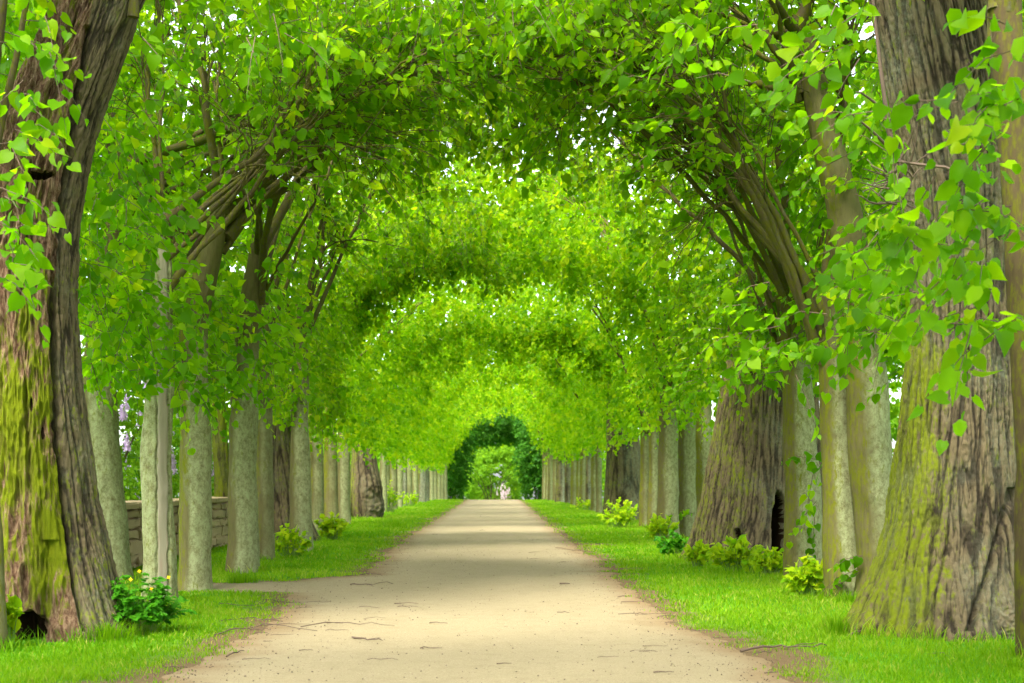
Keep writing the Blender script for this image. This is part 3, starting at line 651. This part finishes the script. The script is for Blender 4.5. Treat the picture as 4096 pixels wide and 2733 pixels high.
    if mb.n: mb.build('crown', [M['leaf'], M['twig']], root, smooth=True)
    t['root'] = root

# unseen avenue trees, added beside and behind the viewpoint to shade the foreground
for side in (-1, 1):
    for yb in (6.0, 2.6, -.8, -4.4, -8.0):
        bx = side * 3.9; z0 = float(gz(bx, yb))
        root = thing('lime_tree', 'unseen lime tree added beside the path to shade the foreground', 'tree', (bx, yb, z0), 'added lime trees outside the frame shading the foreground')
        mb = MB(); zt = np.array([z0 - .1, z0 + .3, 2, 4.2]); tube(mb, np.stack([np.full(4, bx), np.full(4, yb), zt], -1), [.24, .2, .17, .13], 20, 0, {'moss': .4, 'lichen': .4, 'cav': 0.0}); mb.build('trunk', M['bark_smooth'], root)
        for k in range(4):
            mb = MB(); e = np.array([side * (.4 + 1.5 * k), yb + rng.uniform(-1, 1), 6.2 + .3 * k]); s_ = np.array([bx, yb, 4.0]); limb(mb, s_, np.array([bx - side * .3, yb, 5.6]), e, .07, False, 4, side, .04); mb.build('branch', M['bark_limb'], root)
        mb = MB(); vault_sprays(mb, side, yb - 1.7, yb + 1.7, NEARCNT, 2.6, False, .13, 8)
        volume_sprays(mb, side * 4.8, yb - .3, 5.6, 1.6, 1.9, 1.9, 110, False, .14, 8); mb.build('crown', [M['leaf'], M['twig']], root)

# dead, broken twig tangle on the right front tree
rootR = next(t['root'] for t in T if t['label'].startswith('massive old lime with deeply'))
mb = MB(); p0 = pt(2075, 430, 10.9)
for k in range(34):
    a = pt(rng.uniform(2040, 2100), rng.uniform(380, 470), rng.uniform(10.6, 11)); v = nrm(np.array([rng.normal() - .5, rng.normal() * .5 - .3, rng.normal() * .8 + .1])); l = rng.uniform(.12, .5)
    tube(mb, bez(a, a + v * l * .5 + rng.normal(size=3) * .05, a + v * l + rng.normal(size=3) * .05, 6, .01), rng.uniform(.004, .011) * (1 - .6 * np.linspace(0, 1, 6)), 5)
tube(mb, np.array([pt(2075, 440, 10.95), pt(2040, 300, 10.8), pt(2020, 150, 10.8), pt(2000, -30, 10.8)]), [.026, .02, .015, .01], 8)
for (a, b, c) in (((2035, 260), (1990, 215), (1965, 210)), ((2030, 330), (1990, 290), (1958, 262)), ((2040, 300), (2070, 280), (2085, 170 + 120)), ((2050, 400), (2090, 330), (2100, 290))):
    tube(mb, bez(pt(*a, 10.8), pt(*b, 10.7), pt(*c, 10.6), 6, .01), np.linspace(.013, .005, 6), 6)
tube(mb, np.array([pt(2040, 368, 10.5), pt(2110, 378, 10.4), pt(2170, 384, 10.3), pt(2215, 402, 10.2)]), [.012, .012, .011, .008], 6)
mb.build('dead_twigs', M['dry_twig'], rootR)['label'] = 'reddish tangle of dead twigs'

# ------------------------------------------------------------------ grass
def near_trunk(x, y):
    q = np.full(x.shape, 9.0)
    for (bx, by, r) in tree_bases: q = np.minimum(q, np.hypot(x - bx, y - by) - r)
    return q
mb = MB()
for (ya, yb) in ((7.6, 10), (10, 13), (13, 17), (17, 22), (22, 30), (30, 44), (44, 66), (66, 92)):
    ym = (ya + yb) / 2; den = 3000 * (9 / ym) ** 1.55; wd = .0034 * (ym / 9) ** .85
    for s in (-1, 1):
        xa, xb = (-min(.36 * yb + 1.2, 6.5), -1.2) if s < 0 else (1.0, min(.36 * yb + 1.2, 6.5))
        n_ = int(den * (yb - ya) * (xb - xa)); x = rng.uniform(xa, xb, n_); y = rng.uniform(ya, yb, n_)
        el, er = edges(y); out = np.maximum(el - x, x - er)                     # distance into the lawn
        tr = near_trunk(x, y)
        pat = pn(x * 1.3, y * 1.3, 3) ; pat2 = pn(x * 5, y * 5, 9)
        prob = sstep(-.18, .32, out + .2 * pat + .12 * pat2) * (.72 + .4 * pat2)
        prob = prob * (1 - .75 * sstep(.28, .55, pn(x * .8, y * .8, 31) * sstep(1.6, .2, out)))
        k = (rng.random(n_) < prob) & (tr > .02)
        x, y, out, tr, pat = x[k], y[k], out[k], tr[k], pat[k]; m_ = len(x)
        tall = 1 + 1.7 * sstep(.22, .0, tr) * (rng.random(m_) < .6)
        h = (.030 + .028 * rng.random(m_)) * tall * (.65 + .45 * sstep(0, .6, out)) * (1 + .35 * pat) * (1 if ym < 30 else 1.2)
        P = np.stack([x, y, gz(x, y) - .006], -1)
        a = rng.uniform(0, 2 * np.pi, m_); W = np.stack([np.cos(a), np.sin(a), 0 * a], -1) * (wd * (.7 + .6 * rng.random(m_)))[:, None]
        b = rng.uniform(0, 2 * np.pi, m_); ln = np.stack([np.cos(b), np.sin(b), 0 * b], -1) * (h * rng.uniform(.15, .9, m_))[:, None]
        up = np.array([0, 0, 1.0])
        V = np.stack([P - W, P + W, P + W * .8 + ln * .35 + up * (h * .6)[:, None], P - W * .8 + ln * .35 + up * (h * .6)[:, None], P + ln + up * h[:, None]], 1)
        F = (np.arange(m_)[:, None, None] * 5 + np.array([(0, 1, 2), (0, 2, 3), (3, 2, 4)])[None]).reshape(-1, 3)
        dry = rng.random(m_) < .05 + .12 * sstep(.1, .5, pn(x * 1.1, y * 1.1, 55))
        tint = np.where(dry, .95, np.clip(.38 + .16 * pat + .34 * pn(x * .45, y * .35, 77) + rng.normal(size=m_) * .14, 0, .8))
        mb.add(V.reshape(-1, 3), F, 0, {'tint': np.repeat(tint, 5)})
tag(mb.build('grass', M['grass']), kind='stuff')

# ------------------------------------------------------------------ shoots, herbs and tufts at the feet of the trees
def shoots(px, py, wpx, hpx, n, label, mat='leaf_young', size=.085, dd=0.0, name='basal_shoots', group='leafy shoots at the feet of the limes'):
    x, y = at(px, py); y += dd; x = (px - CX) * y / FPX
    w, h = wpx * 1.15 * y / FPX / 2, hpx * 1.15 * y / FPX; n = int(n * 1.8)
    r = thing(name, label, 'shoots', (x, y, float(gz(x, y))), group)
    ms, ml_ = MB(), MB(); z0 = float(gz(x, y))
    for k in range(n):
        a = rng.uniform(0, 2 * np.pi); q = rng.random() ** .6
        b = np.array([x + .35 * w * q * np.cos(a), y + .2 * w * q * np.sin(a), z0 - .02]); hh = h * rng.uniform(.45, 1.0) * (1 - .35 * q)
        e = np.array([x + w * q * np.cos(a), y + .7 * w * q * np.sin(a), z0 + hh])
        Q = bez(b, b * .6 + e * .4 + np.array([0, 0, hh * .45]), e, 6, .01)
        tube(ms, Q, np.linspace(.006, .002, 6), 5)
        m_ = rng.integers(5, 8); tt = rng.uniform(.35, 1, m_)
        P = np.stack([np.interp(tt, np.linspace(0, 1, 6), Q[:, c]) for c in range(3)], -1)
        out = nrm(P - np.array([x, y, z0 + h * .2]))
        add_leaves(ml_, P, out * .6 + rng.normal(size=(m_, 3)) * .5 + np.array([0, -.15, -.15]), rng.normal(size=(m_, 3)) * .45 + np.array([0, -.45, 1.0]), size * rng.uniform(.6, 1.25, m_), np.clip(.5 + rng.normal(size=m_) * .28, 0, 1), y < 40)
    ms.build('stem', M['stem'], r); ml_.build('foliage', M[mat], r)
    return r, x, y, h
SH = [(664, 1277, 98, 70, 30, 'yellow-green shoots between two grey limes, left row', 'leaf_young'),
      (762, 1238, 66, 60, 24, 'green leafy shoots on the flare of an old left lime', 'leaf_young'),
      (893, 1176, 56, 66, 30, 'yellow-green bush just right of the burled old lime', 'leaf_young'),
      (942, 1163, 46, 36, 20, 'low bright bush at far left beyond the burled lime bush', 'leaf_young'),
      (1418, 1212, 95, 66, 34, 'dense bright shoots before the furrowed old lime, right row', 'leaf_young'),
      (1350, 1172, 80, 32, 24, 'low pale shoots left of the furrowed old lime', 'leaf_young'),
      (1518, 1238, 60, 56, 20, 'sparse yellowish shoots at the foot of pale limes, right row', 'leaf_young'),
      (1548, 1275, 75, 55, 18, 'bluish-green herb patch left of the huge hollow lime', 'leaf_herb'),
      (1600, 1302, 60, 56, 20, 'yellow-green shoots at left flare of the huge hollow lime', 'leaf_young'),
      (1690, 1315, 120, 80, 42, 'big leafy shoots below the knothole of the hollow lime', 'leaf_young'),
      (1770, 1320, 80, 55, 24, 'green shoots below the black hollow, right row', 'leaf_young'),
      (1853, 1368, 100, 85, 34, 'pale yellow shoots between the pale and stout limes, right row', 'leaf_young'),
      (185, 1435, 60, 130, 10, 'few big-leaved shoots climbing the rotten left trunk', 'leaf_young'),
      (22, 1480, 60, 110, 8, 'sparse shoots at the lower left corner beside the dark trunk', 'leaf_young')]
for s_ in SH: shoots(*s_[:6], mat=s_[6], size=.078 if s_[1] > 1250 else .095)

# greater celandine with yellow flowers
x, y = at(318, 1452); z0 = float(gz(x, y))
r = thing('celandine_plant', 'bushy green herb with yellow flowers beside the rotten left trunk', 'plant', (x, y, z0))
ms, ml_ = MB(), MB(); tips = []
for k in range(80):
    a = rng.uniform(0, 2 * np.pi); q = rng.random() ** .5; hh = rng.uniform(.2, .52) * (1 - .35 * q)
    e = np.array([x + .38 * q * np.cos(a), y + .24 * q * np.sin(a), z0 + hh]); b = np.array([x + .1 * np.cos(a), y + .07 * np.sin(a), z0 - .02])
    Q = bez(b, (b + e) / 2 + np.array([0, 0, .1]), e, 6, .008); tube(ms, Q, np.linspace(.004, .002, 6), 5)
    tips.append(e)
    for tq in (.45, .65, .85, 1.0):       # pinnate leaf: three to five lobed leaflets
        p = np.array([np.interp(tq, np.linspace(0, 1, 6), Q[:, c]) for c in range(3)])
        o_ = nrm(np.array([np.cos(a) + rng.normal() * .5, np.sin(a) + rng.normal() * .5, rng.uniform(-.3, .25)])); sd = nrm(np.cross(o_, [0, 0, 1.0]))
        P = np.stack([p, p + o_ * .03, p + o_ * .03, p + o_ * .06, p + o_ * .06]); D = np.stack([o_, sd + o_ * .4, -sd + o_ * .4, o_ + sd * .5, o_ - sd * .5])
        add_leaves(ml_, P, D + rng.normal(size=(5, 3)) * .1, np.tile([0, -.35, .9], (5, 1)) + rng.normal(size=(5, 3)) * .25, rng.uniform(.03, .055, 5), np.clip(.5 + rng.normal(size=5) * .2, 0, 1))
ms.build('stem', M['stem'], r); ml_.build('foliage', M['leaf_herb'], r)
for (fx, fy) in ((320, 1311), (387, 1325), (226, 1342), (347, 1352), (300, 1330)):
    c = pt(fx, fy, y - .1); mf = MB(); tube(mf, np.array([c, c * .5 + np.array([x, y, z0 + .3]) * .5, np.array([x, y, z0 + .2])]), [.002, .0025, .003], 5, 1)
    th = np.arange(4) * np.pi / 2 + rng.random(); D = np.stack([np.cos(th), 0 * th - .3, np.sin(th)], -1)
    add_leaves(mf, np.tile(c, (4, 1)), D, np.tile([0, -1.0, .4], (4, 1)), np.full(4, .016), rng.random(4), True, 0)
    mf.build('flower', [M['yellow'], M['stem']], r)

def tuft(px, py, wpx, hpx, n, label):
    x, y = at(px, py); w, h = wpx * y / FPX / 2, hpx * y / FPX; z0 = float(gz(x, y)); mb = MB()
    for k in range(n):
        a = rng.uniform(0, 2 * np.pi); q = rng.random() ** .6; b = np.array([x + w * .8 * q * np.cos(a), y + w * .4 * q * np.sin(a), z0 - .01])
        l = h * rng.uniform(.6, 1.15); dr = np.array([np.cos(a) * .5 + rng.normal() * .3, np.sin(a) * .4, 0]); wv = nrm(np.array([-dr[1] + .01, dr[0], 0])) * .0045
        t = np.linspace(0, 1, 5)[:, None]; P = b + dr * l * .75 * t ** 2 + np.array([0, 0, 1.0]) * l * (t - .28 * t ** 3)
        W = wv * (1 - t ** 1.5) + 1e-4
        mb.add(np.concatenate([P - W, P + W]), [(i, i + 1, i + 6, i + 5) for i in range(4)], 0, {'tint': np.clip(.3 + rng.normal() * .15, 0, 1)})
    tag(mb.build('grass_tuft', M['grass'], None, (x, y, z0)), label, 'grass tuft', 'long grass tufts')
tuft(556, 1338, 100, 40, 170, 'dark long grass tuft round the pale lichened left lime')
tuft(245, 1468, 170, 70, 220, 'long arching grass before the rotten left trunk and herb')
tuft(1920, 1460, 70, 75, 90, 'dark grass tuft at the left root of the massive right lime')
tuft(2040, 1460, 70, 45, 80, 'yellowish grass tuft on the middle root of the right lime')
tuft(2110, 1458, 60, 48, 80, 'bright grass tuft right of middle before the massive lime')
tuft(2255, 1462, 60, 58, 70, 'tall grass tuft at the right root of the massive right lime')
tuft(1950, 1388, 90, 45, 120, 'bluish long grass at the foot of the stout right lime')
tuft(1675, 1322, 110, 40, 150, 'dark long grass beneath shoots of the hollow lime')
tuft(2335, 1545, 60, 50, 70, 'dark grass tuft in the lower right corner')
tuft(905, 1212, 110, 32, 160, 'tall grass clump between burled lime and path edge')
tuft(1285, 1200, 60, 20, 100, 'low grass clump by the far right path edge')

# ------------------------------------------------------------------ fallen twigs
def fallen(pxy, r, label, forks=0, group='twigs fallen on the path and verge', mat='dry_twig'):
    P = []
    for (a, b) in pxy:
        x, y = at(a, b); P.append((x, y, float(gz(x, y)) + .006 + r))
    r = r * .8; P = np.array(P); n_ = max(6, 3 * len(P)); t = np.linspace(0, 1, len(P)); tt = np.linspace(0, 1, n_)
    Q = np.stack([np.interp(tt, t, P[:, c]) for c in range(3)], -1); L = np.linalg.norm(Q[-1] - Q[0])
    Q[1:-1, :2] += rng.normal(size=(n_ - 2, 2)) * L * .010; Q[1:-1, 2] += np.abs(rng.normal(size=n_ - 2)) * min(.012, L * .03)
    mb = MB(); tube(mb, Q, r * (1 - .55 * tt) * (1 + .12 * rng.normal(size=n_)), 6)
    for k in range(forks):
        q = rng.integers(1, n_ - 2); v = nrm(Q[q + 1] - Q[q] + np.array([rng.normal() * .05, rng.choice([-1, 1]) * L * .12, 0])); e = Q[q] + v * L * rng.uniform(.2, .42)
        tube(mb, bez(Q[q], Q[q] + v * L * .1 + np.array([0, 0, .01]), e, 5, L * .01), r * .6 * np.linspace(1, .4, 5), 5)
    c = Q.mean(0); tag(mb.build('fallen_twig', M[mat], None, tuple(c)), label, 'twig', group)
fallen([(808, 1466), (845, 1474), (878, 1473)], .010, 'thick forked dark stick alone on the sandy path front', 1)
fallen([(490, 1463), (555, 1448), (640, 1444), (728, 1452)], .007, 'long forked brown twig at the left path edge', 2)
fallen([(690, 1444), (800, 1437), (905, 1443)], .006, 'long thin twig crossing the sand left of path centre', 1)
fallen([(804, 1342), (840, 1343), (902, 1340)], .009, 'greenish looped twig by the side path mouth', 1)
fallen([(830, 1322), (878, 1323)], .010, 'short knobbly stick at tip of the left verge', 2)
fallen([(1425, 1382), (1480, 1383), (1550, 1378)], .005, 'long thin red twig at the right verge edge', 0)
fallen([(1418, 1410), (1480, 1412), (1545, 1410)], .004, 'long bare twig below the red one, right path edge', 0)
fallen([(1700, 1500), (1790, 1491), (1840, 1497), (1900, 1492)], .011, 'long dark branch lying on bare soil, right verge', 2)
fallen([(1945, 1467), (2010, 1456), (2075, 1462)], .008, 'brown forked twig in grass before the massive right lime', 1)
fallen([(2090, 1454), (2180, 1457), (2236, 1440)], .008, 'pale curved twig against the roots of the massive right lime', 0)
fallen([(2128, 1509), (2160, 1507), (2180, 1516)], .006, 'small bent twig in the lawn, lower right', 0)
fallen([(1285, 1345), (1308, 1346)], .016, 'short thick bark piece right of path centre', 0)
fallen([(1770, 1470 + 30), (1725, 1506)], .006, 'thin side twig near the long dark branch, right verge', 0)
fallen([(505, 1385), (560, 1393), (640, 1380)], .006, 'reddish twig across the left verge tip', 1)
fallen([(600, 1375), (680, 1384), (760, 1380)], .005, 'thin reddish twig from the left verge onto sand', 1)
fallen([(500, 1430), (560, 1424), (650, 1432)], .006, 'dark twig along the lower left verge tip', 1)
fallen([(300, 1528), (345, 1517)], .005, 'thin pale straw-like twig in the lower left lawn', 0)
fallen([(520, 1513), (560, 1500)], .007, 'dark curved twig at the left lawn edge near the bottom', 0)
fallen([(905, 1385), (960, 1386)], .006, 'one of two parallel short reddish twigs, left of path centre', 0)
fallen([(912, 1394), (960, 1395)], .005, 'lower of two parallel short reddish twigs, left of path centre', 0)
fallen([(1275, 1258), (1345, 1266)], .006, 'thin dark twig on the far sand near the right edge', 0)
SC = 'thumb-sized dark twig scrap scattered on the sandy path'
for k in range(44):
    py = rng.uniform(1180, 1560) if k < 20 else rng.uniform(1320, 1560); yy = FPX * H / (py - CY); el, er = edges(yy)
    x = rng.uniform(max(el, -2.3) + .05, er - .05) if k < 26 else (el + abs(rng.normal()) * .35 if k < 36 else er - abs(rng.normal()) * .3)
    px = CX + x * FPX / yy; l = rng.uniform(8, 26) * (py - CY) / 300; fallen([(px - l, py), (px + l, py + rng.normal() * 1.5)], rng.uniform(.003, .006), SC, 0, 'tiny twig scraps on the path')
mb = MB()
_oc = np.array([(1, 0, 0), (-1, 0, 0), (0, 1, 0), (0, -1, 0), (0, 0, 1), (0, 0, -1)], float); _of = np.array([(0, 2, 4), (2, 1, 4), (1, 3, 4), (3, 0, 4), (2, 0, 5), (1, 2, 5), (3, 1, 5), (0, 3, 5)])
n_ = 5200; y = 7.8 + 22 * rng.random(n_) ** 1.6; el, er = edges(y); el = np.maximum(el, -2.6); uu = rng.random(n_); uu = np.where(rng.random(n_) < .45, np.where(uu < .5, np.abs(rng.normal(size=n_)) * .09, 1 - np.abs(rng.normal(size=n_)) * .09), uu); x = el + (er - el) * uu; r_ = .0022 + .006 * rng.random(n_) ** 4
V = np.stack([x, y, gz(x, y) + .006], -1)[:, None] + r_[:, None, None] * _oc[None] * rng.uniform(.5, 1.3, (n_, 6, 3))
mb.add(V.reshape(-1, 3), (np.arange(n_)[:, None, None] * 6 + _of[None]).reshape(-1, 3))
tag(mb.build('path_litter', M['dry_twig'], smooth=False), kind='stuff')

# ------------------------------------------------------------------ stone wall on the left
def box(mb, x0, x1, y0, y1, z0, z1, bev=.03, jit=.014):
    def ring(z, b): return [(x0 + b, y0 + b, z), (x1 - b, y0 + b, z), (x1 - b, y1 - b, z), (x0 + b, y1 - b, z)]
    V = np.array(ring(z0, bev) + ring(z0 + bev, 0) + ring(z1 - bev, 0) + ring(z1, bev), float) + rng.normal(size=(16, 3)) * jit
    F = [(3, 2, 1, 0), (12, 13, 14, 15)] + [(a * 4 + b, a * 4 + (b + 1) % 4, (a + 1) * 4 + (b + 1) % 4, (a + 1) * 4 + b) for a in range(3) for b in range(4)]
    mb.add(V, F)
r = thing('stone_wall', 'low sandstone garden wall with flat coping behind the left trunks', 'wall', (-5.2, 30, 0))
mb = MB(); z = -.1
while z < .78:
    hh = rng.uniform(.12, .2); hh = min(hh, .82 - z) if z + hh > .74 else hh; y = 18.6 + rng.uniform(-.01, .0)
    while y < 46:
        l = rng.uniform(.22, .6); box(mb, -5.42, -5.0 + rng.uniform(-.02, .025), y, y + l - .012, z, z + hh - .004); y += l
    z += hh
mb.build('masonry', M['stone'], r, smooth=False)
mb = MB(); y = 18.5
while y < 46:
    l = rng.uniform(.7, 1.1); box(mb, -5.5, -4.92, y, y + l - .008, .822, .91, .015, .004); y += l
mb.build('coping', M['stone'], r, smooth=False)

# ------------------------------------------------------------------ shrubs beyond the rows
def shrub(x, y, w, h, n, label, mat, cat='shrub', name='garden_shrub', size=.11, flowers=None, group='shrubs beyond the avenue', zlift=0.0):
    z0 = float(gz(x, y)); r = thing(name, label, cat, (x, y, z0), group); ms, ml_ = MB(), MB()
    for k in range(7):
        a = rng.uniform(0, 6.28); e = np.array([x + w * .6 * np.cos(a), y + w * .6 * np.sin(a), z0 + h * rng.uniform(.55, .85)]); b = np.array([x + .1 * np.cos(a), y + .1 * np.sin(a), z0 - .05])
        tube(ms, bez(b, b * .7 + e * .3 + np.array([0, 0, h * .3]), e, 7, .03), np.linspace(.045, .012, 7), 6, 0, {'moss': .3, 'lichen': .2, 'cav': 0.})
    u = nrm(rng.normal(size=(n, 3))); u[:, 2] = np.where(u[:, 2] < -.75, -u[:, 2], u[:, 2]); rad = (.55 + .45 * rng.random((n, 1)) ** .5) * (1 + .28 * pn(u[:, 0] * 2 + x, u[:, 1] * 2, u[:, 2] * 2))[:, None]
    P = np.array([x, y, z0 + h * .52 + zlift]) + u * rad * np.array([w, w, h * .5])
    add_sprays(ml_, P, u * .6 + rng.normal(size=(n, 3)) * .6, u, .3 + .2 * rng.random(n), 7, size, False, .5, False)
    ms.build('stem', M['bark_limb'], r); ml_.build('foliage', M[mat], r)
    if flowers:
        for k in range(flowers[1]):
            v = nrm(np.array([rng.normal() + .5, rng.normal() - .8, rng.normal() * .6 + .3])); p = np.array([x, y, z0 + h * .52]) + v * np.array([w, w, h * .5]) * 1.04
            mf = MB(); m_ = 90; tube(mf, np.array([p, p + [0, 0, .13], p + [0, 0, .27]]), [.05, .035, .01], 6, 0, {'tint': .4}); q = rng.random(m_); a = rng.uniform(0, 6.28, m_); rr = .06 * (1 - q) ** .7 + .008
            Q = p + np.stack([rr * np.cos(a), rr * np.sin(a), .26 * q], -1)
            add_leaves(mf, Q, rng.normal(size=(m_, 3)), rng.normal(size=(m_, 3)), np.full(m_, .034), rng.random(m_), False)
            mf.build('flower_panicle', M[flowers[0]], r)
shrub(-6.9, 24.5, 1.25, 2.9, 520, 'lilac bush in mauve bloom behind the low wall', 'leaf_shrub', name='lilac_bush', size=.09, flowers=('lilac', 46))
shrub(-6.6, 28.5, 1.0, 2.4, 380, 'second smaller mauve lilac glimpsed right of the split trunk', 'leaf_shrub', name='lilac_bush', size=.09, flowers=('lilac', 26))
shrub(-7.4, 33.5, 1.4, 2.6, 420, 'blue-green dense shrub behind the wall', 'leaf_dark', size=.1)
shrub(-6.3, 22.4, .75, 1.35, 260, 'low bright shrub behind the wall below the lilac', 'leaf_shrub', size=.08)
for k, (x, y, w, h) in enumerate([(-9.5, 27, 1.8, 3.4), (-8.6, 40, 1.8, 3.2), (-9.0, 50, 2.2, 3.6), (-9.5, 62, 2.4, 3.8), (-10, 76, 2.6, 4), (-12.5, 34, 2.4, 4.2)]):
    shrub(x, y, w, h, 420, 'bright green garden shrub glimpsed behind the left trunks', 'leaf_shrub', size=.16, group='green shrubs behind the left trunks')
for k, (x, y, w, h) in enumerate([(9.5, 34, 2.0, 3.2), (9.0, 45, 2.0, 3.4), (9.5, 57, 2.4, 3.6), (10, 70, 2.4, 3.8), (10, 84, 2.6, 4)]):
    shrub(x, y, w, h, 420, 'bright green shrub glimpsed behind the right trunks', 'leaf_shrub', size=.16, group='green shrubs behind the right trunks')
for s_ in (-1, 1):
    for k, (x, y, h) in enumerate([(12, 27, 12), (12.5, 34, 13), (13, 44, 13.5), (14, 58, 14), (11, 20.5, 11)]):
        shrub(s_ * x, y, 2.6 + .1 * k, h, 1100, 'tall leafy tree crown showing behind the %s row of limes' % ('left' if s_ < 0 else 'right'), 'leaf', 'tree', 'background_tree', .24, group='tall trees behind the %s row' % ('left' if s_ < 0 else 'right'), zlift=1.5)
# far end of the avenue
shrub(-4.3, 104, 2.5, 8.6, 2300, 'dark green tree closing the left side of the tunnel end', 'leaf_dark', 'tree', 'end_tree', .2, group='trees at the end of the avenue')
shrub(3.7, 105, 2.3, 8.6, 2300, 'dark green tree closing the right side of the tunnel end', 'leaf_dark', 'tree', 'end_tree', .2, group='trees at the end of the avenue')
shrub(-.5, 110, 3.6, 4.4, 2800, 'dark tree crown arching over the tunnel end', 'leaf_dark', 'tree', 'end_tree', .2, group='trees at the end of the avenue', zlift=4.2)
shrub(-.2, 120, 3.0, 5.2, 1800, 'bright round shrub filling the end of the tunnel', 'leaf_shrub', size=.18, group='trees at the end of the avenue')
shrub(-7.2, 100, 2.0, 3.6, 500, 'bright green shrub at the left of the tunnel end', 'leaf_shrub', size=.18, group='trees at the end of the avenue')
shrub(6.6, 100, 2.0, 3.6, 500, 'bright green shrub at the right of the tunnel end', 'leaf_shrub', size=.18, group='trees at the end of the avenue')
for x_ in (-3.5, 3.0):
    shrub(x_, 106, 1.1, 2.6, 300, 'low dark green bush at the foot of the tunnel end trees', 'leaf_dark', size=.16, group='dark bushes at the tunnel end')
shrub(.45, 108, .55, 1.5, 160, 'pale pink blossoming bush at the end of the path', 'leaf_shrub', name='blossom_bush', size=.12, flowers=('blossom', 40))
for k, (x, y) in enumerate([(-14, 135), (-5, 140), (5, 138), (14, 134)]):
    shrub(x, y, 5.0, 13, 2000, 'distant green tree beyond the end of the avenue', 'leaf', 'tree', 'distant_tree', .38, group='distant trees beyond the avenue')

# ------------------------------------------------------------------ sky, sun, camera
EL, AZ = math.radians(54), math.radians(205)       # sun high, behind the camera and a little to the left
w = bpy.data.worlds.new('World'); sc.world = w; w.use_nodes = True
nt = w.node_tree; bg = nt.nodes['Background']
sky = nt.nodes.new('ShaderNodeTexSky'); sky.sky_type = 'NISHITA'; sky.sun_disc = False; sky.sun_elevation = EL; sky.sun_rotation = AZ
sky.dust_density = 3.0; sky.ozone_density = .6
hs = nt.nodes.new('ShaderNodeHueSaturation'); hs.inputs['Saturation'].default_value = .35       # thin white cloud
nt.links.new(sky.outputs[0], hs.inputs['Color']); nt.links.new(hs.outputs[0], bg.inputs[0]); bg.inputs[1].default_value = .15
sl = bpy.data.lights.new('sun', 'SUN'); sl.energy = 1.5; sl.angle = math.radians(14); sl.color = (1, .95, .86)
so = bpy.data.objects.new('sun', sl); C.objects.link(so)
from mathutils import Vector
dv = Vector((math.sin(AZ) * math.cos(EL), math.cos(AZ) * math.cos(EL), math.sin(EL)))
so.rotation_euler = dv.to_track_quat('Z', 'Y').to_euler(); so.location = (0, 20, 30)

cam = bpy.data.cameras.new('camera'); co_ = bpy.data.objects.new('camera', cam); C.objects.link(co_)
co_.location = (0, 0, H); co_.rotation_euler = (math.radians(90), 0, 0)
cam.sensor_width = 36; cam.lens = 36 * FPX / 2350; cam.shift_x = (1175 - CX) / 2350; cam.shift_y = (CY - 784) / 2350
cam.clip_end = 2000; cam.clip_start = .1
cam.dof.use_dof = True; cam.dof.focus_distance = 13.5; cam.dof.aperture_fstop = 3.2
sc.camera = co_
sc.view_settings.view_transform = 'Standard'; sc.view_settings.look = 'None'; sc.view_settings.gamma = 1
sc.view_settings.exposure = 2.66
cy = sc.cycles
cy.max_bounces = 9; cy.diffuse_bounces = 7; cy.glossy_bounces = 2; cy.transmission_bounces = 7; cy.transparent_max_bounces = 4
cy.use_denoising = True; cy.use_adaptive_sampling = True; cy.adaptive_threshold = .02
cy.sample_clamp_indirect = 6; cy.caustics_reflective = False; cy.caustics_refractive = False
